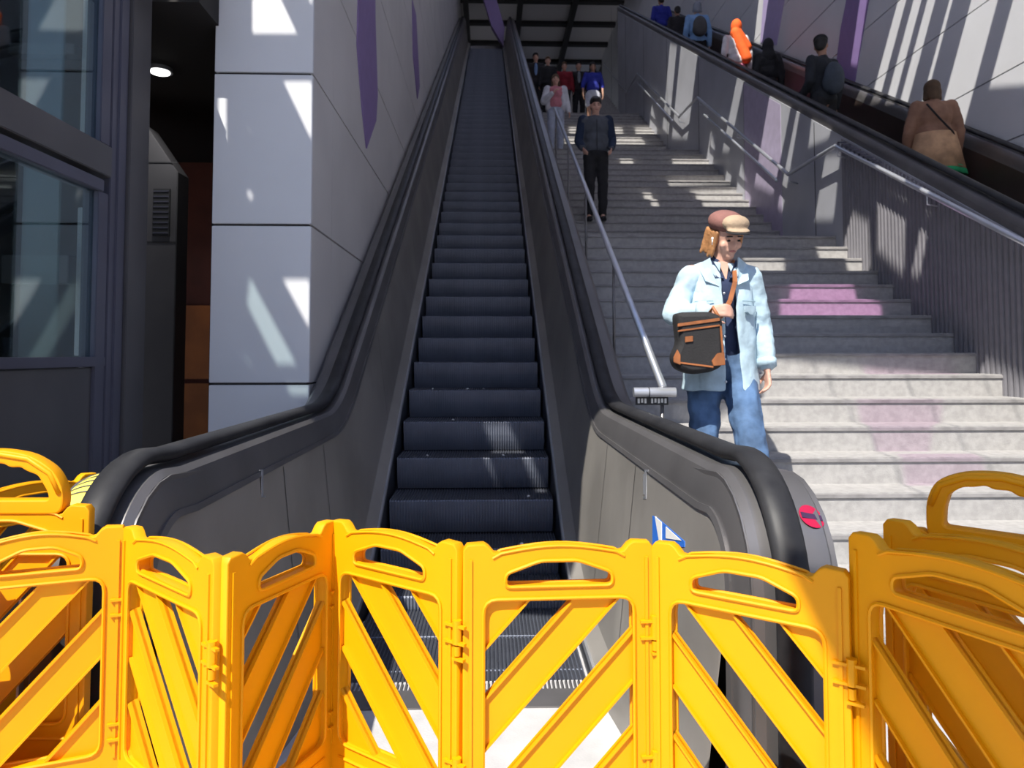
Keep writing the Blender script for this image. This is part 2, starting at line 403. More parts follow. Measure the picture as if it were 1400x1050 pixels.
# bands on the far right wall and on the wall beside the stairs
for x0, x1 in [(1200, 1214), (1221, 1235), (1240, 1254), (1270, 1278), (1300, 1340), (1357, 1418), (1434, 1500)]:
    fx = lambda x, y: x-.27*(y-100)
    yb = 215 if x0 < 1345 else 128
    LIT.append(('wr', [(fx(x0, yb), yb), (fx(x1, yb-4), yb-4), (fx(x1, -45), -45), (fx(x0, -45), -45)]))
LIT.append(('wr', [(1030, 62), (1042, 66), (1056, -30), (1040, -30)]))
LIT.append(('wr', [(1162, 96), (1172, 100), (1192, -30), (1180, -30)]))
for pp in [[(916, 60), (926, 63), (914, 190), (905, 186)], [(931, 62), (955, 72), (940, 196), (918, 194)], [(1008, 105), (1019, 110), (997, 215), (986, 215)],
           [(1042, 122), (1049, 125), (1024, 262), (1018, 255)], [(1053, 128), (1084, 143), (1058, 275), (1030, 262)], [(1090, 148), (1096, 151), (1070, 300), (1062, 290)],
           [(1128, 215), (1150, 212), (1140, 312), (1112, 312)], [(1200, 268), (1240, 285), (1236, 395), (1200, 360)], [(1262, 300), (1275, 306), (1258, 400), (1244, 392)],
           [(1110, 158), (1140, 172), (1134, 200), (1104, 212)]]:
    LIT.append(('wm', pp))
for pp in [[(985, 15), (1036, 15), (1036, 95), (985, 95)], [(1280, 190), (1378, 190), (1392, 236), (1292, 236)]]: LIT.append(('e2', pp))
PURP = [('sC', [(1082, 388), (1166, 388), (1180, 408), (1204, 411), (1206, 433), (1060, 433), (1066, 408)]),
        ('sC', [(1206, 370), (1232, 372), (1256, 410), (1256, 433), (1216, 433), (1196, 400)])]
def ccw(p): return sum(p[i-1][0]*p[i][1]-p[i][0]*p[i-1][1] for i in range(len(p)))
def inside(pt, poly):
    x, y = pt; c = False
    for i in range(len(poly)):
        (x1, y1), (x2, y2) = poly[i-1], poly[i]
        if (y1 > y) != (y2 > y) and x < (x2-x1)*(y-y1)/(y2-y1)+x1: c = not c
    return c
def segx(a, b, c, d):
    f = lambda p, q, r: (q[0]-p[0])*(r[1]-p[1])-(q[1]-p[1])*(r[0]-p[0])
    return f(a, b, c)*f(a, b, d) < 0 and f(c, d, a)*f(c, d, b) < 0
def overlap(p, q):
    return any(inside(a, q) for a in p) or any(inside(a, p) for a in q) or any(segx(p[i-1], p[i], q[j-1], q[j]) for i in range(len(p)) for j in range(len(q)))
front = [(-11, 1.2), (-2.62, 1.3), (-2.3, .95), (-1.55, .85), (-1.25, 1.5), (-1.1, 1.62), (-.88, 1.45), (-.66, 1.71), (-.49, 2.01), (.13, 2.12), (.35, 2.68), (2.1, 2.6), (2.2, 1.3), (7, 1.3)]
outl = front+[(7, 25), (-11, 25)]
holes = []; panes = []
for k, pp in LIT+PURP:
    c = [cast(surf[k](x, y)) for x, y in pp]
    if not all(inside(a, outl) for a in c): continue
    if any(overlap(c, h) for h in holes): print('SKIP', k, pp[0]); continue
    holes.append(c)
    if (k, pp) in PURP: panes.append(c)
def canopy_mat():
    m = mat('light_shaping_canopy', (.55, .56, .60), .7); nt = m.node_tree; b = nt.nodes['Principled BSDF']; o = nt.nodes['Material Output']
    tr = nt.nodes.new('ShaderNodeBsdfTranslucent'); tr.inputs[0].default_value = (.76, .76, .84, 1)
    mx = nt.nodes.new('ShaderNodeMixShader'); mx.inputs[0].default_value = .35
    nt.links.new(b.outputs[0], mx.inputs[1]); nt.links.new(tr.outputs[0], mx.inputs[2]); nt.links.new(mx.outputs[0], o.inputs[0]); return m
me = plate(outl, holes, .10)
for v in me.vertices:
    x, y, d = v.co; v.co = (x, y, T30*y+CB+d+.05)
cn = link('ceiling', me, canopy_mat()); tag(cn, kind='structure')  # added canopy, out of view, shaped to throw sun patches and shade
pm = MB(); pale = []
for pp in [[(1176, 484), (1300, 484), (1322, 512), (1190, 512)], [(1170, 548), (1290, 548), (1270, 600), (1196, 600)], [(1225, 612), (1330, 612), (1360, 650), (1240, 650)]]:
    pale.append([cast(surf['sC'](x, y)) for x, y in pp])
for c in panes: pm.add([(x, y, T30*y+CB+.05) for x, y in c], [tuple(range(len(c)))])
pl = MB()
for c in pale: pl.add([(x, y, T30*y+CB+.05) for x, y in c], [tuple(range(len(c)))])
pl.build('light_tint_pane', tinted('pale_lilac_glass', (.90, .74, .88), .03), cn)  # panes added out of view to tint the sunlight on the stairs
gb = MB()
for x in (.75, 1.35, 1.95): gb.tube([(x, .9, T30*.9+CB+.03), (x, 2.9, T30*2.9+CB+.03)], .005, 6)
gb.build('added_pane_bar', M['beam'], cn)  # bars added out of view to carry the added panes
pm.build('light_tint_pane', tinted('lilac_glass', (.80, .42, .82), .05), cn)  # panes added in the openings to colour their sun patches lilac

# unseen block added above and behind the viewpoint to shade the right barrier panels
q = MB(); q.box((-.50, -2.4, CB-.75), (4.5, -.30, CB-.35)); tag(q.build('shade_block', M['soffit']), kind='structure')
# ================================================================== ESCALATORS
def path_rail(rail, nr, nz, rr, z_lo, Y1, step=.12):
    """side view of the handrail: newel at Y=nr, upper centre nz, radius rr; from the lower return up to Y1"""
    p = []
    for k in range(0, 10): a = math.pi/2*(1-k/9); p.append((nr-rr*math.cos(a), z_lo-rr*math.sin(a)))
    for k in range(0, 13): a = math.pi/2*k/12; p.append((nr-rr*math.cos(a), nz+rr*math.sin(a)))
    y = nr+step
    while y < Y1: p.append((y, rail(y))); y += step if y < 6 else .5
    p.append((Y1, rail(Y1)))
    return p
def sweep(path, prof, xf, closed=True, caps=True):
    """path (Y,Z) list; prof (off, dn) list; dn along the outward normal"""
    n = len(prof); vs = []; k = len(path)
    for i, (y, z) in enumerate(path):
        a = path[max(i-1, 0)]; b = path[min(i+1, k-1)]
        t = Vector((b[0]-a[0], b[1]-a[1])).normalized(); nv = Vector((-t.y, t.x))
        for off, dn in prof: vs.append((xf(off), y+nv.x*dn, z+nv.y*dn))
    m = n if closed else n-1
    fs = [(i*n+j, i*n+(j+1) % n, (i+1)*n+(j+1) % n, (i+1)*n+j) for i in range(k-1) for j in range(m)]
    if closed and caps: fs += [tuple(range(n-1, -1, -1)), tuple((k-1)*n+j for j in range(n))]
    return MB().add(vs, fs)
def step_mesh(wd, ribs=58):
    prof = [(.40, 0), (.02, 0), (.006, -.004), (0, -.014), (.004, -.06), (.012, -.11), (.026, -.16), (.045, -.205), (.06, -.235)]
    vs = []; fs = []; n = len(prof); cols = []
    for i in range(ribs):
        u0 = -wd/2+wd*i/ribs; d = wd/ribs
        cols += [(u0, 0), (u0+d*.42, 0), (u0+d*.5, .009), (u0+d*.92, .009)]
    cols.append((wd/2, 0))
    for u, g in cols:
        for j, (y, z) in enumerate(prof):
            if j < 2: vs.append((u, y, z-g))
            else: vs.append((u, y+g, z-(g if j < 3 else 0)))
    for i in range(len(cols)-1):
        for j in range(n-1): fs.append((i*n+j, i*n+j+1, (i+1)*n+j+1, (i+1)*n+j))
    mb = MB().add(vs, fs)
    mb.box((-wd/2, .03, -.03), (-wd/2+.004, .4, -.012)); mb.box((wd/2-.004, .03, -.03), (wd/2, .4, -.012))
    me = mb.mesh('step'); return me
def escalator(root, xc, half, rail, base, nr, comb, Y1, Yn0, m_in, m_rail, with_steps=True, sides=(1, -1), rr=.33, nz=.85, ks=1.0):
    """half: half distance between skirts. offsets beyond it as in the section"""
    path = path_rail(rail, nr, nz, rr, .45, Y1)
    for sg in sides:
        xf = lambda off, sg=sg: xc+sg*(half+off*ks)
        # handrail
        hr = [(.275+.045/ks*math.cos(a), .0+.024*math.sin(a)) for a in [2*math.pi*i/14 for i in range(14)]]
        sweep(path, hr, xf).build('handrail', m_rail, root, 50)
        # rounded deck beneath it
        deck = [(.17, -.155), (.178, -.10), (.195, -.05), (.215, -.034), (.335, -.034), (.395, -.045), (.42, -.07), (.43, -.12)]
        sweep(path, deck, xf, False).build('deck', M['steel'], root, 30)
        # thin bright trim along the inner panel
        tr = [(.158, -.165), (.17, -.168), (.176, -.15), (.164, -.146)]
        sweep(path[4:], tr, xf).build('trim_strip', M['steel'], root)
        # inner panel and outer panel as slices
        def topz(y, ins):
            if y < nr: return nz+math.sqrt(max(0, (rr-ins)**2-(nr-y)**2))
            return rail(y)-ins*(1 if y < 4.2 else 1.12)
        ys = []
        r2 = rr-.16
        ys = [nr-r2*math.cos(math.pi/2*k/8) for k in range(9)]
        y = nr+.15
        while y < Y1: ys.append(y); y += .15 if y < 6 else .5
        ys.append(Y1)
        vs = []
        for y in ys:
            zt = topz(y, .16); bz = base(y) if y > comb else 0
            if y > comb-.001: pr = [(0, bz-.3), (0, bz+.05), (.012, bz+.066), (.05, bz+.10), (.075, bz+.13), (.165, zt)]
            else: pr = [(.0, -.02), (.0, .001), (.012, .066), (.05, .10), (.075, .13), (.165, zt)]
            if y < comb:
                pinch = min(1, (comb-y)/.6)
                pr = [(o+(.075-o)*pinch*(o < .075), z) for o, z in pr]
            vs += [(xf(o), y, z) for o, z in pr]
        n = 6; fs = [(i*n+j, i*n+j+1, (i+1)*n+j+1, (i+1)*n+j) for i in range(len(ys)-1) for j in range(n-1)]
        MB().add(vs, fs).build('inner_panel', m_in, root, 30)
        vs = []; ys2 = [nr-(rr-.1)*math.cos(math.pi/2*k/8) for k in range(9)]+[y for y in ys if y > nr]
        for y in ys2: vs += [(xf(.43), y, 0 if y < 3.5 else max(0, base(y)-.3)), (xf(.43), y, topz(y, .1))]
        fs = [(2*i, 2*i+1, 2*i+3, 2*i+2) for i in range(len(ys2)-1)]
        nn = len(vs); vs += [(x-sg*.02, y, z) for x, y, z in vs[:]]
        fs += [tuple(a+nn for a in f) for f in fs]+[(0, 1, nn+1, nn)]
        MB().add(vs, fs).build('outer_panel', M['steel'], root)
        # newel core and plinth
        c = MB(); ring = []
        for k in range(0, 13): a = math.pi*k/12; ring.append((nr-(rr-.05)*math.sin(a), (nz+(rr-.05)*math.cos(a)) if k <= 6 else (.45+(rr-.05)*math.cos(a))))
        ring += [(nr+.3, .12), (nr+.3, nz+.25)]
        c.prism(ring, lambda u, v, d: (d, u, v), xf(.19), xf(.415))
        x0, x1 = sorted((xf(.20), xf(.40))); c.box((x0, nr-.06, 0), (x1, nr+.4, .2))
        c.build('newel', M['steel'], root, 30)
        # bright skirt line
        sk = [(-.006, .045), (.004, .05), (.012, .066), (-.002, .07)]
        vs = []; ys3 = [y for y in ys if y >= comb-.05]
        for y in ys3: vs += [(xf(o), y, base(y)+z) for o, z in sk]
        n = 4; fs = [(i*n+j, i*n+(j+1) % n, (i+1)*n+(j+1) % n, (i+1)*n+j) for i in range(len(ys3)-1) for j in range(n)]
        fs += [(3, 2, 1, 0), tuple((len(ys3)-1)*n+j for j in range(n))]
        MB().add(vs, fs).build('skirt_trim', M['bright'], root)
    sides_dark = MB()
    for sg in (1, -1):
        vs = []
        for y in ys3: vs += [(xc+sg*(half-.006), y, base(y)-.35), (xc+sg*(half-.006), y, base(y)+.046)]
        sides_dark.add(vs, [(2*i, 2*i+1, 2*i+3, 2*i+2) for i in range(len(ys3)-1)])
    sides_dark.build('skirt', M['skirt'], root)
    tr_ = MB(); vs = []
    for y in ys3: vs += [(xc-half, y, base(y)-.30), (xc+half, y, base(y)-.30)]
    tr_.add(vs, [(2*i, 2*i+1, 2*i+3, 2*i+2) for i in range(len(ys3)-1)]).build('dark_underside', M['dark'], root)  # dark sheet added beneath the steps so their gaps stay dark
    if with_steps:
        me = step_mesh(half*2-.05); me.materials.append(M['stepmetal']); me.materials.append(M['tread'])
        for f in me.polygons:
            if abs(f.normal.z) > .8: f.material_index = 1
        y = Yn0; k = 0
        while y > comb+.1: y -= .4
        while y < Y1-.4:
            o = bpy.data.objects.new('step', me); COL.objects.link(o); o.parent = root
            o.location = (xc, y, base(y)); y += .4; k += 1
        c = MB(); c.box((xc-half, comb-.16, -.02), (xc+half, comb, .008))
        for i in range(56):
            u = xc-half+.05+i*(2*half-.1)/56; c.box((u, comb, -.01), (u+.008, comb+.07, .009))
        c.build('comb_plate', M['steel'], root)
root1 = empty('escalator', (-.12, 3.2, 0), label='closed escalator with grooved steps rising behind the yellow folding barrier', cat='escalator')
root1.location = (0, 0, 0)
rail1 = lambda y: 1.17+smax(y, 4.489, T30, .3)
base1 = lambda y: smax(y, 4.28, T30, .55)
escalator(root1, -.12, .585, rail1, base1, 2.12, 3.28, 26.2, 6.3, M['panel'], M['rubber'])
# panel joints on the inner faces
for sg in (1, -1):
    for y in [3.15, 3.9, 5.7, 8.0, 10.4, 12.8, 15.2]:
        b0 = (base1(y) if y > 3.28 else 0)+.14; t0 = rail1(y)-.175
        x0 = -.12+sg*(.585+.0752-.003); x1 = -.12+sg*(.585+.1645-.003)
        MB().add([(x0, y, b0), (x0, y+.006, b0), (x1, y+.006, t0), (x1, y, t0)], [(0, 1, 2, 3)]).build('panel_seam', M['seam'], root1)
# lighter lower panels by the newel
# top landing plate
c = MB(); c.box((-.72, 26.0, base1(26.0)-.1), (.5, 30, base1(26.0)+.01)); c.build('landing_plate', M['steel'], root1)
# stickers and marks
def patch(name, m, parent, pts, nrm, t=.002):
    pts = [Vector(p) for p in pts]; n = Vector(nrm).normalized()*t; k = len(pts)
    return MB().add([p for p in pts]+[p+n for p in pts], [tuple(range(k)), tuple(range(2*k-1, k-1, -1))]+[(i, (i+1) % k, k+(i+1) % k, k+i) for i in range(k)]).build(name, m, parent)
def newel_pt(xo, ang, dn):                    # on the rounded deck; ang from front horizontal
    return Vector((xo, 2.12-(.33+dn)*math.cos(ang), .85+(.33+dn)*math.sin(ang)))
# red round sticker on the right newel's outer shoulder
def shoulder(sg, u, a):                       # u 0..1 across the deck, outside of the handrail
    x = -.12+sg*(.585+.335+.085*u); dn = -.034-.03*u*u
    return newel_pt(x, a, dn)
def shoulder_disc(sg, u0, a0, ru, ra, m, name, n=20, lift=.003):
    pts = []
    for k in range(n):
        t = 2*math.pi*k/n; pts.append(shoulder(sg, u0+ru*math.cos(t), a0+ra*math.sin(t)))
    c = sum(pts, Vector())/n; nr = (pts[5]-c).cross(pts[0]-c)
    nrm = Vector((sg*.35, -math.cos(a0), math.sin(a0))).normalized()
    k = len(pts); vs = [p+nrm*lift for p in pts]+[c+nrm*lift]
    return MB().add(vs, [(i, (i+1) % k, k) for i in range(k)]).build(name, m, root1)
shoulder_disc(1, .45, R(43), .42, .115, M['sticker_red'], 'round_red_sticker')
pts = [shoulder(1, .10, R(43)+.03), shoulder(1, .80, R(43)+.03), shoulder(1, .80, R(43)-.025), shoulder(1, .10, R(43)-.025)]
patch('dark_bar', M['sticker_dark'], root1, pts, (.35, -.7, .7), .004)
def shoulder_quad(sg, u0, u1, a0, a1, m, name, lift=.004, n=8):
    vs = []
    for k in range(n+1):
        a = a0+(a1-a0)*k/n
        for j in range(5):
            u = u0+(u1-u0)*j/4; nrm = Vector((sg*.35, -math.cos(a), math.sin(a))).normalized(); vs.append(shoulder(sg, u, a)+nrm*lift)
    return MB().add(vs, [(k*5+j, k*5+j+1, k*5+j+6, k*5+j+5) for k in range(n) for j in range(4)]).build(name, m, root1)
shoulder_quad(-1, .02, .92, R(80), R(52), M['sticker_yellow'], 'yellow_notice')
for k in range(4): shoulder_quad(-1, .1, .8, R(76-5*k), R(75-5*k), M['steel'], 'printed_line', .0055, 2)
shoulder_quad(-1, .02, .92, R(50), R(27), M['white'], 'white_notice')
shoulder_disc(-1, .35, R(41), .26, .06, M['sticker_red'], 'red_circle', lift=.008)
# blue pictogram on the right inner panel, small bracket marks on both
def on_inner(pp, name, m, sg=1, t=.003):
    o0 = .1; x = -.12+sg*(.585+o0)
    q = [hit(a, b, 0, x) for a, b in pp]
    out = []
    for v in q:                                    # lay on the slanting face
        f = (v.z-.13)/((rail1(v.y)-.16)-.13-base1(v.y)*0); xo = -.12+sg*(.585+.075+.09*max(0, min(1, f))-.004)
        u = hit(pp[len(out)][0], pp[len(out)][1], 0, xo); out.append(u)
    return patch(name, m, root1, out, (-sg, 0, 0), t)
on_inner([(893, 705), (900, 708), (937, 740), (937, 748), (893, 748)], 'blue_pictogram', M['blue'])
on_inner([(897, 706), (906, 714), (906, 742), (903, 742)], 'white_figure', M['white'], t=.005)
on_inner([(912, 720), (933, 739), (912, 736)], 'white_triangle', M['white'], t=.005)
for pp in [[(882, 642), (887, 642), (887, 645), (882, 645)], [(882, 642), (884, 642), (884, 682), (882, 682)], [(880, 679), (884, 679), (884, 682), (880, 682)], [(880, 648), (881.5, 648), (881.5, 676), (880, 676)]]:
    on_inner(pp, 'bracket_mark', M['bright'])
for pp in [[(354, 642), (359, 642), (359, 644), (354, 644)], [(357, 642), (359, 642), (359, 680), (357, 680)], [(357, 678), (362, 678), (362, 680), (357, 680)]]:
    on_inner(pp, 'bracket_mark', M['bright'], -1)
# upright label with black arrows on the left newel
lx = -1.135
lab = MB(); lab.box((lx-.012, 1.86, .55), (lx-.006, 1.98, .95)); 
lab.build('arrow_label', M['white'], root1)
for z0 in (.60, .80):
    a = MB(); a.prism([(1.90, z0), (1.92, z0), (1.92, z0+.06), (1.94, z0+.06), (1.91, z0+.10), (1.88, z0+.06), (1.90, z0+.06)], lambda u, v, d: (d, u, v), lx-.015, lx-.012); a.build('black_arrow', M['black'], root1)
# small scraps lying on the closed steps
for (x, k) in [(-.45, 2), (-.28, 3), (-.05, 4), (.12, 2), (.28, 1), (-.2, 6), (.2, 0), (-.5, 5)]:
    y = 4.7+.4*k+.12-.0; 
    yy = 6.3
    while yy > y: yy -= .4
    z = base1(yy)
    a = MB(); a.add([(0, 0, 0), (.022, .004, .002), (.018, .02, .007), (-.004, .016, .001), (.008, .01, .012)], [(0, 1, 4), (1, 2, 4), (2, 3, 4), (3, 0, 4), (3, 2, 1, 0)])
    o = a.build('paper_scrap', M['white']); o.location = (x, yy+.08, z+.0005); o.rotation_euler.z = k
    tag(o, 'tiny pale paper scrap lying on a step of the closed escalator', 'litter', 'paper scraps on the closed steps')

# second escalator, running, beyond the stairs
root2 = empty('escalator', label='running escalator carrying people up beyond the stairs at right', cat='escalator')
rail2 = lambda y: e2rail(y)
base2 = lambda y: smax(y, 1.58/T30, T30, .55)
M['panel2'] = mat('dark_brown_balustrade', (.10, .075, .065), .35, .6, noise=.25, nscale=.9)
escalator(root2, 4.578, .41, rail2, base2, 1.2, 2.0, 22, 9.4, M['panel2'], M['rubber'], rr=.30, nz=.67, ks=.6)
a = MB()
p0 = hit(1219, 192, 0, 5.06); p1 = hit(1243, 206, 0, 5.06)
a.add([(5.055, p0.y, p0.z), (5.055, p1.y, p1.z), (5.045, p1.y, p1.z-.09), (5.045, p0.y, p0.z-.09)], [(0, 1, 2, 3)]); a.build('yellow_notice', M['sticker_yellow'], root2)

# ------------------------------------------------------------------ stair railings
def railz(Y): return 0
def flight_pts(x, dz):
    return [(x, 3.55, .50+dz), (x, 7.85, 2.797+dz), (x, 9.12, 2.797+dz), (x, 13.1, 5.264+dz-.07), (x, 14.4, 5.264+dz), (x, 18.5, 7.73+dz), (x, 19.9, 7.73+dz), (x, 24, 10.2+dz)]
gr = empty('stair_railing', label='steel railing with upright bars and kinked top rail along the right side of the stairs', cat='railing')
fp = flight_pts(3.79, .95)
MB().tube(fp, .024, 12).build('top_rail', M['bright'], gr, True)
def lerp_z(pts, y):
    for a, b in zip(pts, pts[1:]):
        if a[1] <= y <= b[1]: return a[2]+(b[2]-a[2])*(y-a[1])/(b[1]-a[1])
    return pts[-1][2]
for (a, b) in [((3.70, 9.3), (3.70, 12.4)), ((3.70, 14.6), (3.70, 18))]:
    pts = [(3.70, y, lerp_z(fp, y)-.13) for y in (a[1], b[1])]
    pts = [(3.70, a[1]-.02, pts[0][2]-.03)]+pts+[(3.73, b[1]+.05, pts[1][2]), (3.79, b[1]+.06, pts[1][2])]
    MB().tube(pts, .019, 12).build('handrail', M['bright'], gr, True)
y = 4.0
while y < 7.80:
    zt = lerp_z(fp, y); zd = e2rail(y)-.19
    if zd > zt+.03:
        o = MB(); o.box((3.782, y-.009, zt), (3.80, y+.009, zd)); o.add([(3.782, y-.009, zd), (3.782, y+.009, zd), (3.878, y+.009, zd), (3.878, y-.009, zd), (3.782, y-.009, zd-.012), (3.782, y+.009, zd-.012), (3.878, y+.009, zd-.012), (3.878, y-.009, zd-.012)], [(0, 1, 2, 3), (7, 6, 5, 4), (0, 4, 5, 1), (0, 3, 7, 4), (1, 5, 6, 2)]); o.build('upright_bar', M['frame'], gr)
    y += .088
for y in (4.6, 6.2, 7.8, 9.1, 11.0, 13.0, 14.4, 16.2, 18.4):
    zt = lerp_z(fp, y); o = MB(); o.tube([(3.79, y, zt), (3.79, y, zt-.10), (3.90, y, zt-.12)], .009, 8); o.build('wall_bracket', M['bright'], gr, True)
lr = empty('stair_handrail', label='slim steel handrail with a short cross bar at its foot beside the closed escalator', cat='handrail')
LX = .955
p = [(LX, 4.02, 1.285), (LX, 10.6, 1.285+(10.6-4.02)*.575)]
MB().tube(p, .022, 12).build('rail', M['bright'], lr, True)
MB().tube([(LX-.17, 3.99, 1.262), (LX+.06, 3.99, 1.262)], .026, 16).build('cross_bar', M['bright'], lr, 30)
MB().tube([(LX-.09, 3.99, 1.262), (LX-.085, 3.99, 1.262)], .0275, 16).build('dark_ring', M['seam'], lr)
for y in (4.05, 5.6, 7.2, 8.8, 10.4):
    z = 1.285+(y-4.02)*.575; MB().tube([(LX, y, z), (LX, y, stair_z(y))], .011, 8).build('post', M['steel'], lr, True)
o = MB(); o.box((LX-.15, 4.03, 1.19), (LX+.03, 4.04, 1.235)); sgn = o.build('label_strip', M['seam'], lr)
for k in range(9):
    if k == 3: continue
    o = MB(); o.box((LX-.14+k*.0185, 4.026, 1.20+.003*(k % 2)), (LX-.129+k*.0185, 4.03, 1.226)); o.build('white_mark', M['white'], lr)

# ------------------------------------------------------------------ lift booth at far left
bo = empty('lift_enclosure', label='dark metal and glass lift enclosure at the left edge', cat='lift enclosure')
BX = -2.06
def bpart(name, a, b, m, bev=.004): q = MB(); q.box(a, b); return q.build(name, m, bo, bevel=bev)
bpart('post', (BX-.10, 4.0, 0), (BX+.012, 4.17, 3.75), M['frame'])
bpart('post', (BX-.10, 4.175, 0), (BX+.03, 4.40, 3.75), M['framegrey'])
bpart('post', (BX-.10, 4.06, 0), (BX+.022, 4.10, 3.75), M['frame'])
bpart('transom', (BX-.10, 1.6, 2.42), (BX+.02, 3.998, 2.585), M['framegrey'])
bpart('head_frame', (BX-.08, 1.6, 2.33), (BX+.012, 3.94, 2.395), M['frame'])
bpart('sill', (BX-.08, 1.6, 1.405), (BX+.012, 3.998, 1.455), M['frame'])
bpart('lower_panel', (BX-.06, 1.6, 0), (BX-.01, 3.90, 1.40), M['framegrey'])
bpart('side_frame', (BX-.08, 3.90, 0), (BX+.006, 3.998, 2.33), M['frame'])
bpart('side_frame', (BX-.08, 3.90, 2.59), (BX+.006, 3.998, 3.75), M['frame'])
bpart('glass_pane', (BX-.03, 1.6, 1.456), (BX-.02, 3.90, 2.33), M['glass'], 0)
bpart('glass_pane', (BX-.03, 1.6, 2.59), (BX-.02, 3.90, 3.7), M['glass'], 0)
bpart('mullion', (BX-.70, 3.55, 1.456), (BX-.58, 3.68, 3.7), M['framegrey'])
bpart('glass_fin', (BX-.30, 3.76, 1.456), (BX-.12, 3.78, 3.7), tinted('pale_glass', (.7, .8, .78), .12, .1), 0)
bpart('rear_panel', (BX-1.9, 4.3, 0), (BX-.10, 4.38, 3.75), M['dark'])
bpart('rear_column', (BX-.75, 3.9, 0), (BX-.55, 4.1, 3.75), M['seam'])
bpart('rear_column', (BX-1.4, 3.8, 0), (BX-1.3, 3.95, 3.75), M['frame'])
bpart('crossbar', (BX-1.8, 4.0, 1.85), (BX-.2, 4.08, 2.0), M['framegrey'])
bpart('pale_strip', (-2.33, 4.20, 1.46), (-2.285, 4.22, 2.3), M['clad'])
bpart('pale_strip', (-2.33, 4.20, 2.6), (-2.285, 4.22, 3.7), M['clad'])
bpart('crossbar', (BX-1.8, 4.0, 3.1), (BX-.2, 4.08, 3.16), M['framegrey'])
# grey cabinet with sloping top behind the booth
kb = empty('metal_cabinet', label='tall grey metal cabinet with sloping top and vent behind the lift enclosure', cat='cabinet')
kx = hit(243, 235, 1, 5.9); k0 = hit(190, 160, 1, 3.75)
q = MB(); q.prism([(-3.4, 0), (kx.x, 0), (kx.x, kx.z), (hit(199, 170, 1, 5.9).x, hit(199, 170, 1, 5.9).z), (-3.4, 3.5)], lambda u, v, d: (u, d, v), 5.9, 6.12)
q.build('body', M['framegrey'], kb, bevel=.006)
p0 = hit(210, 258, 1, 5.88); p1 = hit(231, 322, 1, 5.88)
q = MB(); q.box((p0.x, 5.875, p1.z), (p1.x, 5.899, p0.z)); q.build('vent', M['seam'], kb)
for k in range(9):
    z = p1.z+(p0.z-p1.z)*(k+.5)/9; q = MB(); q.box((p0.x+.005, 5.868, z-.006), (p1.x-.005, 5.876, z+.004)); q.build('vent_slat', M['frame'], kb)
for yy in (222, 331):
    z = hit(220, yy, 1, 5.88).z; q = MB(); q.box((p0.x-.15, 5.893, z), (kx.x-.001, 5.899, z+.008)); q.build('seam', M['seam'], kb)

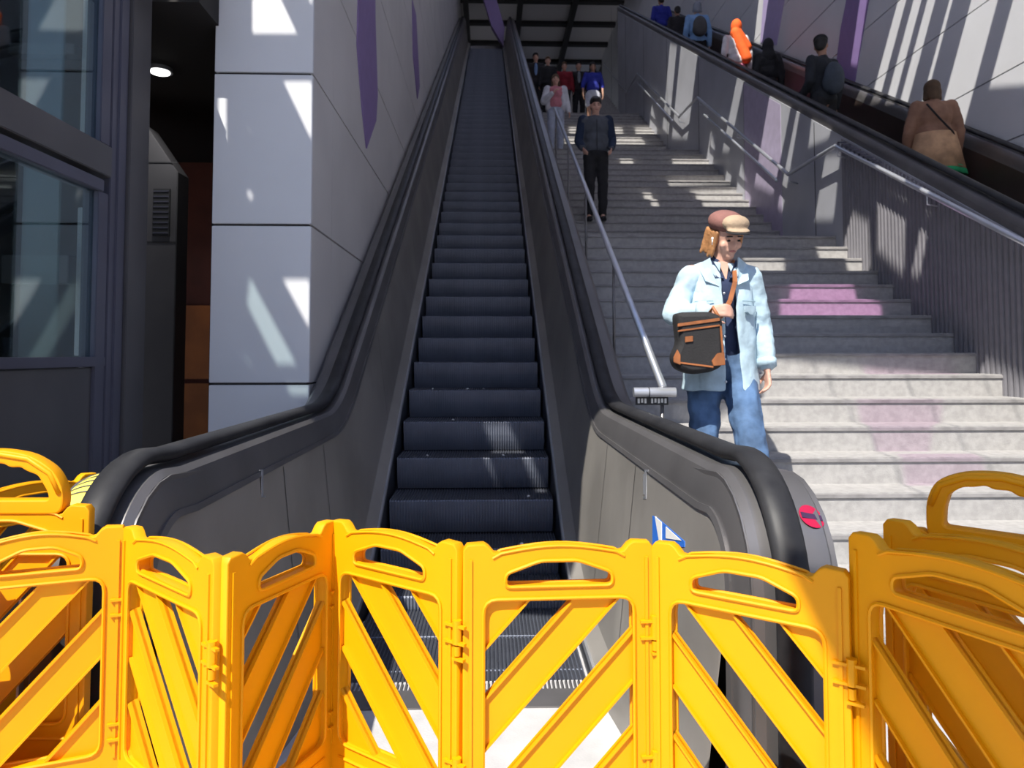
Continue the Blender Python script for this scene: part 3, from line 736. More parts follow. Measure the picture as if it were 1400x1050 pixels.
# ================================================================== FOLDING BARRIERS
def panel(root, a, b, h, slope=1, handle=False, name='barrier_panel', knuckle=True):
    """hinged panel from plan point a to b; slope=1: slats rise towards b"""
    a = Vector(a); b = Vector(b); d = b-a; w = d.length-.004; ang = math.atan2(d.y, d.x)
    F = lambda u, v: (u, v)
    s = h-1.10
    H0 = h
    out = [(0, .03), (0, H0-.012), (.008, H0-.002), (.040, H0), (.050, H0-.006), (.060, H0-.018), (.074, H0-.021)]
    for k in range(0, 13):
        t = k/12; u = .09+(w-.18)*t; out.append((u, H0-.019+.015*math.sin(math.pi*t)))
    out += [(w-.074, H0-.021), (w-.060, H0-.018), (w-.050, H0-.006), (w-.040, H0), (w-.008, H0-.002), (w, H0-.012), (w, .03), (w-.05, .0), (w-.10, .0), (w-.12, .03), (.12, .03), (.10, 0), (.05, 0)]
    sl = (w-.165)/2; cx = w/2
    slot = roundpoly([(cx-sl, H0-.084), (cx+sl, H0-.084), (cx+sl, H0-.058), (cx+sl*.35, H0-.034), (cx-sl*.35, H0-.034), (cx-sl, H0-.058)], .012)
    u0, u1, z0, z1 = .040, w-.040, H0-.475, H0-.107
    win = roundpoly([(u0, z0), (u1, z0), (u1, z1), (u0, z1)], .028)
    low = roundpoly([(u0+.01, .14), (u1-.01, .14), (u1-.01, .22), (u0+.01, .22)], .015)
    me = plate(out, [slot, win, low], .026, .003)
    me.transform(Matrix.Rotation(R(90), 4, 'X'))
    fr = link(name, me, M['plastic'], root, 40)
    fr.location = (a.x+.002*math.cos(ang), a.y+.002*math.sin(ang), 0); fr.rotation_euler.z = ang
    # raised ribs on both faces around the openings and under the arch
    rib = MB()
    for lp_ in (win, slot):
        for sy in (-.0145, .0145):
            rib.tube([(x, sy, z) for x, z in lp_]+[(lp_[0][0], sy, lp_[0][1]), (lp_[1][0], sy, lp_[1][1])], .0038, 6)
    arch = [(.058, H0-.045)]+[(.075+(w-.15)*k/10, H0-.036+.016*math.sin(math.pi*k/10)*.8) for k in range(11)]+[(w-.058, H0-.045)]
    for sy in (-.0135, .0135):
        rib.tube([(x, sy, z+.017) for x, z in arch], .003, 6)
        rib.box((.012, sy-.003, z0-.01), (.018, sy+.003, H0-.03)); rib.box((w-.018, sy-.003, z0-.01), (w-.012, sy+.003, H0-.03))
        rib.tube([(u0, sy, z0-.03), (u1, sy, z0-.03)], .004, 6)
    rib.build('moulded_rib', M['plastic'], fr, 50)
    # slats
    for k in range(-4, 3):
        zr = [H0-.171, H0-.273]; zr = [q+.1915*k for q in zr]
        f = 1.08
        L = .7
        if slope == 1: poly = [(u1, zr[0]), (u1-L, zr[0]-f*L), (u1-L, zr[1]-f*L), (u1, zr[1])]
        else: poly = [(u0, zr[0]), (u0, zr[1]), (u0+L, zr[1]-f*L), (u0+L, zr[0]-f*L)]
        if k > 0:
            if slope == 1: poly = [(u1+.3, zr[0]+f*.3), (u1-L, zr[0]-f*L), (u1-L, zr[1]-f*L), (u1+.3, zr[1]+f*.3)]
            else: poly = [(u0-.3, zr[0]+f*.3), (u0-.3, zr[1]+f*.3), (u0+L, zr[1]-f*L), (u0+L, zr[0]-f*L)]
        p = poly
        for ax, v, kl in ((0, u1+.004, True), (0, u0-.004, False), (1, z1+.004, True), (1, z0-.004, False)):
            if len(p) > 2: p = clip(p, ax, v, kl)
        if len(p) < 3: continue
        area = abs(sum(p[i-1][0]*p[i][1]-p[i][0]*p[i-1][1] for i in range(len(p))))/2
        if area < .0004: continue
        sm = MB(); sm.prism(p, lambda u, v, dd: (u, dd, v), -.003, .003)
        for i in range(len(p)):
            q0, q1 = p[i-1], p[i]
            if abs(q1[0]-q0[0]) > .01 and abs(abs((q1[1]-q0[1])/(q1[0]-q0[0]))-f) < .05:
                c = Vector(((p[0][0]+p[len(p)//2][0])/2, (p[0][1]+p[len(p)//2][1])/2)); e0 = Vector(q0); e1 = Vector(q1); n = Vector((-(e1-e0).y, (e1-e0).x)).normalized()
                if n.dot(c-e0) < 0: n = -n
                sm.prism([tuple(e0), tuple(e1), tuple(e1+n*.004), tuple(e0+n*.004)], lambda u, v, dd: (u, dd, v), -.011, .011)
        sm.build('slat', M['plastic'], fr)
    if knuckle:
        for zz in (H0-.16, H0-.42):
            kn = MB()
            kn.tube([(w+.002, -.014, zz-.03), (w+.002, -.014, zz+.015)], .009, 12); kn.tube([(w+.002, -.014, zz-.052), (w+.002, -.014, zz-.034)], .007, 12)
            kn.box((w-.028, -.020, zz+.002), (w+.024, -.012, zz+.007)); kn.box((w-.028, -.020, zz-.030), (w+.024, -.012, zz-.025)); kn.box((w-.006, -.021, zz-.06), (w+.022, -.012, zz-.055))
            kn.build('hinge', M['plastic'], fr, 30)
    if handle:
        hm = MB(); cx = w/2; hw = w*.36; pts = []
        prof = []
        P = [(-hw, -.02), (-hw*1.0, .055), (-hw*.86, .098), (-hw*.5, .118), (0, .124), (hw*.5, .112), (hw*.86, .078), (hw*1.02, .03), (hw*1.0, -.02)]
        inn = [(hw-.030, .012), (hw-.034, .030), (hw*.62, .066), (hw*.45, .075), (hw*.36, .084), (hw*.2, .083), (hw*.1, .092), (-hw*.1, .091), (-hw*.2, .097), (-hw*.35, .092), (-hw*.5, .090), (-hw*.68, .074), (-hw+.032, .045), (-hw+.030, .012)]
        ol = roundpoly([(cx+x, H0+y) for x, y in P], .03); il = roundpoly([(cx+x, H0+y) for x, y in inn], .008)
        me = plate(ol, [il], .034, .004); me.transform(Matrix.Rotation(R(90), 4, 'X')); link('carry_handle', me, M['plastic'], fr, 40)
        hm.tube([(cx+x*.93, -.016, H0+y*.93-.002) for x, y in P[1:-1]], .006, 8); hm.tube([(cx+x*.93, .016, H0+y*.93-.002) for x, y in P[1:-1]], .006, 8)
        hm.build('handle_bead', M['plastic'], fr, True)
    return fr
Pt = lambda px, py, hh: (lambda D: ((px-669)*D/1005, D))((H-hh)*1005/(py-484))
b1 = empty('folding_barrier', label='amber plastic folding barrier zigzagging across the foot of the closed escalator', cat='barrier')
A = (-.785, 1.645); B = (-.487, 1.372); C = (-.352, 1.69); D_ = (-.053, 1.463); E = (.327, 1.48); Fp = (.622, 1.262)
L0 = (-1.092, 1.535); L1 = (-1.36, 1.78)
panel(b1, L1, L0, 1.10, 1); panel(b1, L0, A, 1.10, 1); panel(b1, A, B, 1.10, -1); panel(b1, B, C, 1.10, 1); panel(b1, C, D_, 1.10, -1); panel(b1, D_, E, 1.10, 1); panel(b1, E, Fp, 1.10, -1)
b2 = empty('folding_barrier', label='taller amber barrier folded up with a carry handle at the right edge', cat='barrier')
G0 = (.632, 1.278); G1 = (.80, .93); 
panel(b2, G0, G1, 1.165, -1); panel(b2, (.745, 1.375), (.925, 1.03), 1.165, -1, knuckle=False); panel(b2, (.82, 1.46), (1.07, 1.21), 1.13, -1, handle=True, knuckle=False)
b3 = empty('folding_barrier', label='amber barrier folded up with a carry handle at the left edge', cat='barrier')
panel(b3, (-1.30, 1.60+.10), (-.885, 1.66+.03), 1.135, 1, handle=True, knuckle=False); panel(b3, (-1.36, 1.93), (-1.17, 2.25), 1.12, 1, knuckle=False)
# ================================================================== PEOPLE
SK = mat('skin', (.62, .36, .27), .55, noise=.06, nscale=20); SKD = mat('skin_tan', (.40, .22, .15), .55, noise=.05, nscale=20)
def cloth(name, c, n=.12, b=.35, bs=14, r=.85): return mat(name, c, r, noise=n, nscale=9, bump=b, bscale=bs)
HAIRK = cloth('black_hair', (.012, .010, .010), .1, .5, 40, .6); HAIRB = cloth('ginger_hair', (.42, .20, .08), .2, .6, 50, .6); HAIRBR = cloth('brown_hair', (.10, .06, .035), .2, .5, 40)
BLK = cloth('black_cloth', (.014, .014, .017)); 
V = Vector
def mix(a, b, t): return V(a)*(1-t)+V(b)*t
def hand(mb, wr, d, up, s=1, curl=.3, side=1, fine=True):
    """palm and five fingers; d direction of hand, up = back-of-hand normal"""
    d = V(d).normalized(); up = V(up); up = (up-d*up.dot(d)).normalized(); sd = d.cross(up)*side; wr = V(wr)
    for k in (-.5, 0, .5):
        mb.cap(wr+d*.012*s+sd*k*.030*s, .013*s, wr+d*.088*s+sd*k*.052*s, .0125*s, 8)
    for i, (o, L) in enumerate([(-.030, .070), (-.010, .080), (.011, .075), (.031, .058)]):
        p = wr+d*.092*s+sd*o*s; dd = d; r = .0092*s
        for j, f in enumerate((.42, .32, .26)):
            dd = (dd*math.cos(curl*(1+.3*j))-up*math.sin(curl*(1+.3*j))).normalized() if True else dd
            q = p+dd*L*f*s; mb.cap(p, r, q, r*.92, 7); p = q; r *= .92
    p = wr+d*.03*s-sd*.026*s
    q = p+(d*.6-sd*.7-up*.3).normalized()*.042*s; r_ = q+(d*.9-sd*.15-up*.45).normalized()*.034*s
    mb.cap(p, .0125*s, q, .0105*s, 8); mb.cap(q, .0105*s, r_, .009*s, 8)
BASE = dict(hipL=(.085, 0, .92), hipR=(-.085, 0, .92), kneeL=(.10, -.03, .50), kneeR=(-.10, -.03, .50), ankL=(.10, .02, .085), ankR=(-.10, .02, .085),
            shL=(.175, 0, 1.425), shR=(-.175, 0, 1.425), elL=(.235, .03, 1.14), elR=(-.235, .03, 1.14), wrL=(.25, -.05, .90), wrR=(-.25, -.05, .90), neck=(0, 0, 1.48), head=(0, -.015, 1.63))
def person(loc, rz, label, skin=SK, height=1.75, pose={}, top=None, trousers=None, shoes=BLK, hair=None, hairlen=.0, name='person', vox=.014, group=None,
           coat_z=.86, sleeve=1.0, topwide=1.0, look=(0, -1, 0), face=True, legw=1.0, skirt=None, bare_mid=False, parts=None, female=False):
    J = {k: V(v) for k, v in BASE.items()}
    for k, v in pose.items():
        if k != 'curl': J[k] = V(v)
    root = empty(name, loc, rz, label, 'person', group)
    s = height/1.75; root.scale = (s, s, s)
    sw = .93 if female else 1.0
    # ---- body
    b = MB()
    hc = J['head']; lk = V(look).normalized(); q = V((0, -1, 0)).rotation_difference(lk).to_matrix()
    hp = lambda x, y, z: hc+q @ V((x, y, z))
    b.ell(hp(0, .008, .025), (.074, .092, .092), q, 10); b.ell(hp(0, -.018, -.035), (.060, .070, .078), q, 10); b.ell(hp(0, -.068, -.088), (.026, .020, .020), q, 6)
    if face:
        b.ell(hp(0, -.098, -.022), (.012, .018, .020), q, 6); b.cap(hp(0, -.088, .012), .008, hp(0, -.104, -.020), .011, 6)
        b.cap(hp(-.034, -.082, .020), .010, hp(.034, -.082, .020), .010, 6); b.cap(hp(-.020, -.084, -.056), .008, hp(.020, -.084, -.056), .008, 6)
        b.ell(hp(-.045, -.062, -.030), (.020, .018, .020), q, 6); b.ell(hp(.045, -.062, -.030), (.020, .018, .020), q, 6)
        for e in (-1, 1): b.ell(hp(e*.074, .008, -.005), (.012, .020, .032), q, 6)
    b.cap(J['neck']+V((0, .01, -.04)), .055, hc+V((0, .015, -.06)), .050)
    ch = (J['shL']+J['shR'])/2; pv = (J['hipL']+J['hipR'])/2
    tx = (ch-pv).normalized()
    b.ell(mix(ch, pv, .22), (.155*sw, .095, .17)); b.ell(mix(ch, pv, .58), (.125*sw, .088, .16)); b.ell(pv+V((0, .01, .02)), (.150, .105, .12))
    b.cap(J['shL'], .05, J['shR'], .05)
    for S in 'LR':
        sg = 1 if S == 'L' else -1
        b.cap(J['sh'+S], .048, J['el'+S], .037); b.cap(J['el'+S], .037, J['wr'+S], .025)
        d = J['wr'+S]-J['el'+S]
        hd = pose.get('hd'+S, tuple(d)); hu = pose.get('hu'+S, (sg, 0, 0.1)); hand(b, J['wr'+S], hd, hu, curl=pose.get('curl', .35), side=sg)
        b.cap(J['hip'+S], .082, J['knee'+S], .054); b.cap(J['knee'+S], .052, J['ank'+S], .036); b.cap(J['ank'+S], .036, J['ank'+S]+V((0, -.12, -.045)), .028)
    body = organic(b, 'body', skin, root, vox, 3)
    if face:
        for e in (-1, 1):
            m_ = MB(); m_.ell(hp(e*.030, -.087, .002), (.010, .006, .006), q, 6); m_.build('eye', BLK, root, True)
            m_ = MB(); m_.cap(hp(e*.044, -.088, .024), .0035, hp(e*.018, -.094, .026), .004, 6); m_.build('eyebrow', hair or HAIRK, root, True)
        m_ = MB(); m_.ell(hp(0, -.090, -.056), (.021, .006, .0065), q, 6); m_.build('lips', mat('lips', (.42, .16, .14), .5), root, True)
    # ---- trousers
    if trousers:
        t = MB(); t.ell(pv+V((0, .01, .03)), (.163, .118, .12)); 
        for S in 'LR':
            t.cap(J['hip'+S]+V((0, .01, 0)), .098*legw, J['knee'+S], .074*legw); t.cap(J['knee'+S], .074*legw, J['ank'+S]+V((0, 0, .03)), .062*legw)
        organic(t, 'trousers', trousers, root, vox, 4, .02)
    if skirt:
        n = 28; vs = []; 
        for zt, rx, ry in ((.02, .15, .11), (-.15, .19, .16), (-.42, .25, .22), (-.75, .30, .27)):
            for k in range(n):
                a = 2*math.pi*k/n; f = 1+.05*math.sin(7*a)*(-zt); vs.append(pv+V((rx*f*math.cos(a), ry*f*math.sin(a), zt)))
        MB().add(vs, [(i*n+j, i*n+(j+1) % n, (i+1)*n+(j+1) % n, (i+1)*n+j) for i in range(3) for j in range(n)]).build('skirt', skirt, root, True)
    # ---- top
    if top:
        t = MB(); W_ = topwide
        t.ell(mix(ch, pv, .20), (.185*sw*W_, .125*W_, .17)); t.ell(mix(ch, pv, .55), (.165*sw*W_, .118*W_, .17))
        zc = coat_z
        t.ell((pv.x, pv.y+.01, zc+.12), (.182*sw*W_, .130*W_, .13)); t.cap(J['shL']+V((0, 0, -.01)), .072, J['shR']+V((0, 0, -.01)), .072); t.cap(J['neck']+V((0, .012, -.05)), .075, J['neck']+V((0, .012, -.015)), .064)
        for S in 'LR':
            we = mix(J['el'+S], J['wr'+S], sleeve)
            t.cap(J['sh'+S], .070*W_, J['el'+S], .060*W_); t.cap(J['el'+S], .060*W_, we, .046*W_)
        organic(t, 'jacket', top, root, vox, 4, .018)
    for S in 'LR':
        a = J['ank'+S]; m_ = MB(); m_.cap(a+V((0, .035, -.045)), .040, a+V((0, -.13, -.055)), .034); m_.ell(a+V((0, .01, -.01)), (.042, .05, .045)); m_.box((a.x-.038, a.y-.165, a.z-.088), (a.x+.038, a.y+.07, a.z-.072))
        organic(m_, 'shoe', shoes, root, .012, 2)
    if hair:
        m_ = MB(); m_.ell(hp(0, .018, .048), (.084, .100, .088), q, 10)
        if hairlen > 0:
            m_.ell(hp(0, .055, -.02), (.082, .060, .10), q, 10)
            for e in (-1, 1): m_.cap(hp(e*.070, .02, .01), .022, hp(e*.078, .02, -.05-hairlen), .022)
            m_.cap(hp(0, .07, 0), .06, hp(0, .08, -.05-hairlen), .05)
        else:
            m_.ell(hp(0, .06, -.01), (.072, .050, .072), q, 8); m_.ell(hp(0, -.055, .085), (.062, .04, .028), q, 6)
        organic(m_, 'hair', hair, root, .012, 2)
    return root, J, hp, q
def backpack(root, J, m, sx=.15, back=1):
    c = mix((J['shL']+J['shR'])/2, (J['hipL']+J['hipR'])/2, .35)
    t = MB(); t.ell(c+V((0, .20, 0)), (sx, .10, .22)); t.ell(c+V((0, .17, -.06)), (sx*1.02, .11, .15)); o = organic(t, 'backpack', m, None, .014, 3)
    return o
DX = lambda px, Y: (px-669)*Y/1005
# --- man in a denim jacket, walking down in front
DEN = cloth('light_denim', (.44, .58, .66), .16, 1.0, 11); NAVY = cloth('navy_shirt', (.022, .035, .085), .1, .5, 14); JEAN = cloth('blue_jeans', (.075, .14, .26), .35, 1.0, 10)
LEA = mat('tan_leather', (.34, .12, .04), .5, noise=.2, nscale=12); BAGM = mat('black_canvas', (.018, .017, .018), .8, noise=.1, bump=.2, bscale=90)
pose = dict(hipL=(.085, 0, .91), hipR=(-.085, .02, .91), kneeL=(.10, -.20, .47), kneeR=(-.10, -.02, .50), ankL=(.11, -.22, .085-.165), ankR=(-.09, .10, .10),
            shL=(.165, 0, 1.42), shR=(-.165, 0, 1.42), elL=(.235, .02, 1.13), elR=(-.265, -.03, 1.19), wrL=(.235, -.06, .90), wrR=(-.125, -.19, 1.205),
            neck=(.0, -.01, 1.475), head=(.02, -.06, 1.615), hdR=(1, -.15, .0), huR=(.0, -1, .25), hdL=(0, -.15, -1), huL=(1, 0, 0), curl=.55)
man, J, hp, q = person((1.275, 4.02, .4935), 0, 'person in a light denim jacket and brown flat cap walking down with black bag', SK, 1.75, pose,
    None, JEAN, mat('tan_shoes', (.2, .12, .07), .6), None, 0, look=(.18, -.9, -.38), vox=.0085, legw=1.06)
t = MB(); t.ell((0, 0, 1.31), (.150, .112, .16)); t.ell((0, 0, 1.08), (.140, .108, .20)); t.cap((-.11, 0, 1.41), .06, (.11, 0, 1.41), .06); t.cap((0, 0, 1.43), .068, (0, -.01, 1.475), .060)
organic(t, 'shirt', NAVY, man, .010, 3)
t = MB()                                         # open shirt collar
for e in (-1, 1):
    t.add([(e*.012, -.112, 1.385), (e*.062, -.082, 1.485), (e*.085, -.06, 1.465), (e*.060, -.115, 1.385)], [(0, 1, 2, 3)])
applied('shirt_collar', t.mesh('c'), [('SOLIDIFY', dict(thickness=.008))], NAVY, man, False)
nk = MB(); nk.prism([(-.03, 1.39+.09), (.03, 1.48), (.004, 1.37)], lambda u, v, d: (u, d-.25*(1.48-v)-.068, v), -.006, .0); nk.build('bare_neck', SK, man)
def shell(name, z_prof, a0f, a1f, m, parent, n=26, th=.009, wob=.0):
    """open coat torso: rings from z_prof (z,rx,ry,cx,cy); angles from a0 to a1 (deg, 0=+x, 90=back)"""
    vs = []
    for i, (z, rx, ry, cx, cy) in enumerate(z_prof):
        a0, a1 = a0f(z), a1f(z)
        for k in range(n):
            a = R(a0+(a1-a0)*k/(n-1)); f = 1+wob*math.sin(5*a+z*9)+wob*.6*math.sin(11*a-z*14); vs.append((cx+rx*f*math.cos(a), cy+ry*f*math.sin(a), z))
    me = MB().add(vs, [(i*n+j, i*n+j+1, (i+1)*n+j+1, (i+1)*n+j) for i in range(len(z_prof)-1) for j in range(n-1)]).mesh(name)
    return applied(name, me, [('SOLIDIFY', dict(thickness=th)), ('SUBSURF', dict(levels=2)), ('DISPLACE', dict(texture=CL, strength=.018, mid_level=.5))], m, parent)
ZP = [(.78, .215, .165, .0, 0), (.80, .212, .162, .0, 0), (.92, .200, .150, 0, 0), (1.06, .190, .142, 0, 0), (1.2, .188, .142, 0, 0), (1.32, .188, .136, 0, 0), (1.40, .17, .115, 0, 0), (1.455, .115, .090, 0, 0), (1.475, .088, .08, 0, 0)]
jk = shell('jacket', ZP, lambda z: -71-8*(z-.78), lambda z: 270-6-10*max(0, z-1.15)*1.5, DEN, man, wob=.02)
t = MB()
for S in 'LR':
    sh, el, wr = J['sh'+S], J['el'+S], J['wr'+S]
    t.cap(sh+V((0, 0, -.028)), .073, el, .062); t.cap(sh+V((0, 0, -.018)), .066, sh+V((-sh.x*.45, 0, .002)), .062); t.cap(el, .060, mix(el, wr, .88), .050)
sv = organic(t, 'sleeve', DEN, man, .009, 3, .022)
for S in 'LR':
    a = mix(J['el'+S], J['wr'+S], .80); b_ = mix(J['el'+S], J['wr'+S], .97); MB().tube([a, b_], .056, 16, r2=.052).build('cuff', DEN, man, True)
for e in (-1, 1):
    t = MB(); t.add([(e*.045, -.128, 1.34), (e*.075, -.075, 1.50), (e*.135, -.035, 1.465), (e*.115, -.118, 1.37)], [(0, 1, 2, 3)])
    applied('jacket_collar', t.mesh('c'), [('SOLIDIFY', dict(thickness=.010))], DEN, man, False)
for e in (-1, 1):
    for zt, hh in ((1.235, .035),):
        t = MB(); pts = []
        for k in range(6):
            a = R(-90+e*(26+28*k/5)); pts.append((.198*math.cos(a), .152*math.sin(a)-.002))
        vs = [(x, y, zt) for x, y in pts]+[(x, y, zt-hh-(.012 if 1 < i < 4 else 0)) for i, (x, y) in enumerate(pts)]
        t.add(vs, [(i, i+1, 7+i, 6+i) for i in range(5)]); applied('pocket_flap', t.mesh('p'), [('SOLIDIFY', dict(thickness=.008))], DEN, man, False)
    t = MB(); pts = []
    for k in range(7):
        a = R(-90+e*(24+34*k/6)); pts.append((.195*math.cos(a), .147*math.sin(a)-.004, 1.26))
    t.tube(pts, .003, 6); t.build('seam', cloth('denim_shade', (.26, .38, .44)), man)
bt = MB()
for z in (.83, .95, 1.07, 1.19, 1.30):
    rx = .2; a = R(-97); o = MB(); o.ell((rx*math.cos(a), -.152-.010*(z < .9), z), (.007, .005, .007), n=6); o.build('button', M['bright'], man, True)
# cap, hair, earpiece
CAPM = cloth('brown_cap', (.22, .10, .085), .15, .3, 60); CAPF = cloth('beige_cap_front', (.42, .31, .21), .1, .3, 60)
t = MB(); t.ell(hp(-.006, .012, .083), (.096, .112, .062), q, 12); t.ell(hp(0, .03, .070), (.088, .094, .055), q, 10); cp = organic(t, 'cap', CAPM, man, .009, 3)
t = MB(); t.ell(hp(.004, -.070, .092), (.078, .056, .046), q, 10); t.ell(hp(.004, -.108, .062), (.068, .042, .014), q, 10); organic(t, 'cap_front', CAPF, man, .007, 2)
t = MB(); t.ell(hp(.004, -.110, .052), (.070, .046, .008), q, 10); t.build('cap_brim', BLK, man, True)
t = MB()
for e, zl in ((-1, -.10), (1, -.05)):
    for k in range(5): t.cap(hp(e*(.072+.004*(k % 2)), -.03+.028*k, .03), .014, hp(e*(.080+.01*math.sin(k*2)), -.02+.028*k, zl-.006*(k % 3)), .010)
for k in range(5): t.cap(hp(-.05+.025*k, .09, .02), .018, hp(-.055+.027*k, .10, -.10), .013)
organic(t, 'hair', HAIRB, man, .008, 2)
t = MB(); t.ell(hp(-.086, -.012, -.005), (.008, .010, .010), q, 6); t.cap(hp(-.088, -.016, -.008), .004, hp(-.088, -.020, -.035), .003); t.build('earphone', M['white'], man, True)
# strap and bag: carried things
bg_ = empty('shoulder_bag', (man.location.x, man.location.y, man.location.z), label='black canvas shoulder bag with tan leather trim hanging at the denim jacket hip', cat='bag')
pp = [hp(0, 0, 0)*0+V(v) for v in [(.085, .06, 1.475), (.065, -.05, 1.485), (.035, -.150, 1.36), (.0, -.172, 1.26), (-.045, -.180, 1.18), (-.125, -.175, 1.13)]]
t = MB()
for a, b_ in zip(pp, pp[1:]):
    d = (b_-a).normalized(); s_ = d.cross(V((0, -1, 0.1))).normalized()*.012; n_ = d.cross(s_).normalized()*.003
    t.add([a+s_+n_, a-s_+n_, b_-s_+n_, b_+s_+n_, a+s_-n_, a-s_-n_, b_-s_-n_, b_+s_-n_], [(0, 1, 2, 3), (7, 6, 5, 4), (0, 3, 7, 4), (1, 5, 6, 2), (0, 4, 5, 1), (3, 2, 6, 7)])
t.build('strap', LEA, bg_)
bo_ = [(-.315, 1.19), (-.14, 1.195), (-.075, 1.17), (-.07, .92), (-.13, .885), (-.24, .87), (-.315, .90), (-.335, .96), (-.30, 1.03), (-.31, 1.12)]
me = plate(roundpoly(bo_, .03), [], .13, .025); me.transform(Matrix.Rotation(R(90), 4, 'X')); bb = link('bag_body', me, BAGM, bg_, 50); bb.location = (0, -.225, 0)
def bpatch(poly, d0, m, name):
    t = MB(); t.prism(poly, lambda u, v, d: (u, d, v), -.225-.065-d0, -.225-.060); return t.build(name, m, bg_, bevel=.002)
bpatch([(-.312, 1.115), (-.095, 1.145), (-.095, 1.162), (-.312, 1.132)], .006, LEA, 'leather_band')
bpatch([(-.312, 1.088), (-.095, 1.118), (-.095, 1.128), (-.312, 1.098)], .006, LEA, 'leather_band')
bpatch([(-.275, 1.035), (-.235, 1.04), (-.235, 1.07), (-.275, 1.065)], .008, LEA, 'leather_label')
bpatch([(-.072, .93), (-.085, 1.12), (-.095, 1.12), (-.082, .93)], .005, LEA, 'leather_edge')
bpatch([(-.07, .92), (-.13, .915), (-.14, .94), (-.11, .98), (-.074, .985)], .007, LEA, 'leather_corner')
bpatch([(-.33, .93), (-.13, .905), (-.13, .915), (-.33, .94)], .005, LEA, 'leather_edge')
bpatch([(-.335, .935), (-.335, .96), (-.315, 1.0), (-.30, .97), (-.30, .92)], .006, LEA, 'leather_corner')
t = MB(); t.tube([(-.13, -.24, 1.19), (-.12, -.255, 1.22), (-.09, -.255, 1.17), (-.085, -.25, 1.12), (-.12, -.25, 1.10)], .010, 8); t.build('strap_tab', LEA, bg_, True)
t = MB(); t.tube([(-.095+.012*math.cos(a), -.268, 1.145+.012*math.sin(a)) for a in [2*math.pi*k/10 for k in range(11)]], .003, 6); t.build('ring', M['bright'], bg_, True)

# --- others on the stairs
down = dict(kneeL=(.09, -.16, .52), ankL=(.09, -.12, .09), ankR=(-.09, .10, .09))
GREY = cloth('grey_jacket', (.075, .085, .105)); NAV = cloth('navy_sleeve', (.012, .025, .06))
p, J2, hp2, q2 = person((1.47, 10.02, 3.29), 0, 'person in a grey zip jacket and black trousers coming down behind the handrail', SK, 1.74,
    dict(wrL=(.20, -.12, 1.0), wrR=(-.20, -.12, 1.0), kneeL=(.09, -.04, .5), ankL=(.09, 0, .085), kneeR=(-.09, -.04, .5)), GREY, BLK, BLK, HAIRK, coat_z=.92, look=(0, -.95, -.25))
t = MB()
for S in 'LR': t.cap(J2['sh'+S], .076, J2['el'+S], .065); t.cap(J2['el'+S], .065, mix(J2['el'+S], J2['wr'+S], .9), .052)
organic(t, 'sleeve', NAV, p, .013, 3)
t = MB(); t.tube([(0, -.128, .96), (0, -.130, 1.2), (0, -.120, 1.40)], .005, 6); t.build('zip', BLK, p)
WHT = cloth('white_cardigan', (.62, .62, .66)); PNK = cloth('pink_top', (.55, .20, .24)); PJ = cloth('pale_jeans', (.42, .46, .56))
p, J2, hp2, q2 = person((1.37, 15.0, 5.593), 0, 'person in a pink top and open white cardigan walking down near the escalator', SK, 1.68,
    dict(wrR=(-.08, -.20, 1.28), elR=(-.26, -.05, 1.14), wrL=(.28, -.08, .90)), PNK, PJ, M['white'], HAIRBR, .12, coat_z=.98, sleeve=.1, female=True, legw=1.1)
t = MB()
for S in 'LR': t.cap(J2['sh'+S], .085, J2['el'+S], .080); t.cap(J2['el'+S], .080, mix(J2['el'+S], J2['wr'+S], .9), .055)
for e in (-1, 1): t.cap((e*.14, .0, 1.36), .075, (e*.155, .0, 1.0), .075)
t.ell((0, .06, 1.2), (.17, .075, .27)); organic(t, 'cardigan', WHT, p, .014, 3)
CBL = cloth('cobalt_top', (.02, .03, .30)); WSH = cloth('white_shorts', (.50, .52, .60))
p, J2, _, _ = person((2.44, 17.05, 6.745), 0, 'person in a cobalt blue top and white shorts high on the stairs', SKD, 1.62,
    dict(elL=(.25, .03, 1.16), elR=(-.25, .03, 1.16)), CBL, None, BLK, HAIRK, .10, coat_z=.98, sleeve=.2, female=True)
t = MB(); t.ell((0, .01, .93), (.175, .13, .13)); t.cap((.09, 0, .90), .105, (.10, -.01, .66), .10); t.cap((-.09, 0, .90), .105, (-.10, -.01, .66), .10); organic(t, 'shorts', WSH, p, .014, 3)
SUIT = cloth('dark_suit', (.02, .018, .022)); REDM = cloth('dark_red_coat', (.22, .008, .02)); LB = cloth('pale_blue_shirt', (.18, .28, .5))
for (px, Y, m_, lab, hh, hr, sh) in [(733, 19.3, SUIT, 'person in dark coat over pale blue shirt behind the handrail at stair top', 1.78, HAIRK, LB),
        (773, 19.6, REDM, 'person in a dark red coat on the top landing between dark-clothed people', 1.66, HAIRBR, None),
        (793, 19.8, SUIT, 'person in a dark suit and grey shirt on the top landing', 1.76, HAIRK, cloth('grey_shirt', (.2, .22, .26))),
        (812, 19.7, BLK, 'person in black on the top landing, directly above the cobalt top', 1.72, HAIRK, None),
        (750, 19.2, BLK, 'person in black with brown hair between the blue shirt and the red coat', 1.64, HAIRBR, None)]:
    yy = Y; p, J2, _, _ = person((DX(px, yy), yy, stair_z(yy)), 0, lab, SK, hh, {}, m_, BLK, BLK, hr, 0, vox=.02)
    if sh:
        t = MB(); t.ell((0, -.118, 1.28), (.05, .03, .17)); organic(t, 'shirt', sh, p, .012, 2)

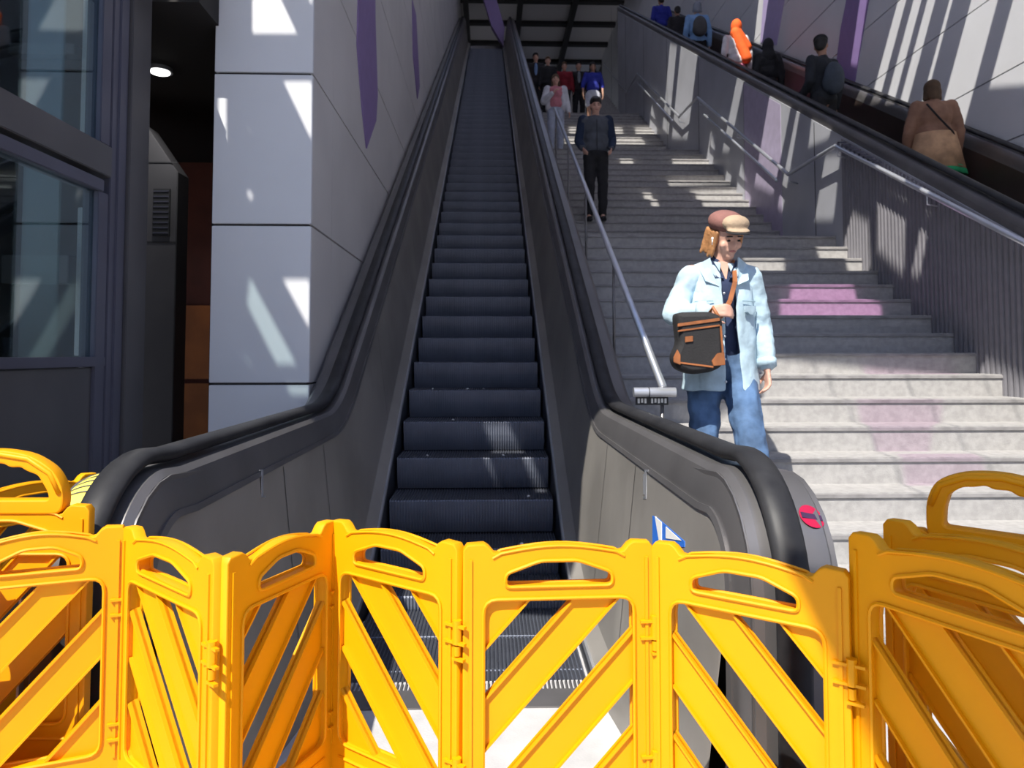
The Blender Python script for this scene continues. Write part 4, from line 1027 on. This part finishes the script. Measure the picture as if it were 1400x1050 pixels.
# --- people riding the second escalator upwards, seen from behind
def rider(px, X, label, height, **kw):
    Y = 1005*X/(px-669); yy = 9.4
    while yy > Y+.25: yy -= .4
    while yy < Y-.15: yy += .4
    return person((X, yy+.16, base2(yy)+.001), kw.pop('rz', R(180)), label, height=height, **kw)
TAN = cloth('tan_coat', (.27, .145, .095), .15); TAN_LIT = cloth('sunlit_tan_coat', (.50, .30, .17), .2); GRN = cloth('green_hem', (.02, .34, .13)); REDB = mat('red_bag', (.62, .02, .06), .5, noise=.1, bump=.3, bscale=20)
p, J2, hp2, q2 = rider(1300, 4.72, 'person in a tan coat with green hem and red bag on the far escalator', 1.72, skin=SK, pose=dict(head=(0, -.05, 1.60), elL=(.25, -.03, 1.14), wrL=(.24, -.14, .93), elR=(-.25, .0, 1.14), wrR=(-.25, -.10, .88)),
    top=TAN, trousers=BLK, shoes=BLK, hair=HAIRBR, hairlen=.03, coat_z=1.0, topwide=1.08, female=True, rz=R(172))
def cone(z0, z1, r0, r1, m, name, parent, ay=.78, n=32, w=.03):
    vs = []
    for z, r in ((z0, r0), ((z0+z1)/2, (r0+r1)/2), (z1, r1)):
        for k in range(n): a = 2*math.pi*k/n; f = 1+w*math.sin(6*a+z*5)*(z != z0); vs.append((r*f*math.cos(a), .01+r*ay*f*math.sin(a), z))
    me = MB().add(vs, [(i*n+j, i*n+(j+1) % n, (i+1)*n+(j+1) % n, (i+1)*n+j) for i in range(2) for j in range(n)]).mesh(name)
    return applied(name, me, [('SOLIDIFY', dict(thickness=.01))], m, parent)
cone(1.12, .72, .195, .275, TAN_LIT, 'coat_skirt', p); cone(.75, .66, .265, .285, GRN, 'green_hem', p, w=.05)  # lower coat paler than the rest: sunlight put into its colour
t = MB(); t.tube([(.13, .13, 1.42), (.02, .165, 1.25), (-.12, .15, 1.10), (-.2, .05, 1.0)], .010, 8); t.build('strap', BLK, p, True)
t = MB(); t.ell((-.0, 0, 0), (.06, .12, .12)); t.ell((0, 0, -.05), (.07, .15, .10)); rb_ = organic(t, 'red_handbag', REDB, None, .012, 3)
wp = p.matrix_basis @ V((-.29, -.08, .42)); hw = p.matrix_basis @ V((-.27, -.14, .80)); rb_.location = wp; tag(rb_, 'red handbag hanging from the hand of the tan-coated person', 'bag')
t = MB()
for e in (-1, 1): t.tube([V((0, e*.09, .08)), V((0, e*.05, .25)), hw-wp+V((0, e*.01, 0))], .009, 8)
t.build('bag_handle', REDB, rb_, True)
p, J2, hp2, q2 = rider(1151, 4.46, 'person in black with a dark cap and backpack on the far escalator', 1.88, skin=SKD, pose=dict(wrL=(.18, -.2, 1.0)), top=cloth('charcoal_jacket', (.018, .022, .03)), trousers=BLK, hair=HAIRK, look=(-.75, -.6, -.1), rz=R(200))
t = MB(); t.ell(hp2(0, .01, .085), (.088, .105, .06), q2, 10); t.ell(hp2(0, -.12, .06), (.06, .06, .012), q2, 8); organic(t, 'cap', BLK, p, .009, 2)
BPK = cloth('slate_backpack', (.05, .065, .09)); bp_ = backpack(p, J2, BPK); bp_.location = p.location; bp_.rotation_euler = p.rotation_euler; tag(bp_, 'slate backpack on the back of the black-capped person', 'backpack')
p, J2, _, _ = rider(1070, 4.5, 'person hooded all in black on the far escalator', 1.55, skin=SKD, top=BLK, trousers=BLK, coat_z=.6, topwide=1.15, hair=None)
t = MB(); t.ell((0, .02, 1.64), (.10, .115, .14)); t.cap((0, .03, 1.55), .10, (0, .02, 1.40), .15); organic(t, 'hood', BLK, p, .013, 3)
ORG = cloth('orange_scarf', (.85, .12, .015)); PKL = cloth('pink_skirt', (.75, .22, .42)); 
p, J2, _, _ = rider(1016, 4.40, 'person in an orange headscarf and white shawl leaning on the far escalator', 1.72, skin=SK, top=cloth('white_shawl', (.75, .72, .74)), trousers=None, skirt=PKL, coat_z=.9, female=True)
t = MB(); t.ell((0, .02, 1.64), (.10, .12, .14)); t.cap((.03, .06, 1.50), .10, (-.14, .12, 1.02), .10); t.cap((-.02, .05, 1.5), .09, (-.18, .05, 1.25), .09); organic(t, 'headscarf', ORG, p, .013, 3)
p, J2, _, _ = rider(966, 4.4, 'person in a light blue denim shirt with a grey backpack on the far escalator', 1.85, skin=SK, top=cloth('sky_denim', (.20, .36, .62)), trousers=BLK, hair=cloth('grey_hair', (.25, .27, .32)), hairlen=.02)
bp_ = backpack(p, J2, cloth('grey_backpack', (.07, .07, .075))); bp_.location = p.location; bp_.rotation_euler = p.rotation_euler; tag(bp_, 'grey backpack worn over the light blue denim shirt', 'backpack')
p, J2, _, _ = rider(938, 4.4, 'person in dark clothes riding behind the blue coat near the escalator top', 1.6, skin=SKD, top=SUIT, trousers=BLK, hair=HAIRK)
p, J2, _, _ = rider(912, 4.4, 'person in a deep blue coat nearest the top of the far escalator', 1.72, skin=SKD, top=CBL, trousers=BLK, hair=HAIRK)
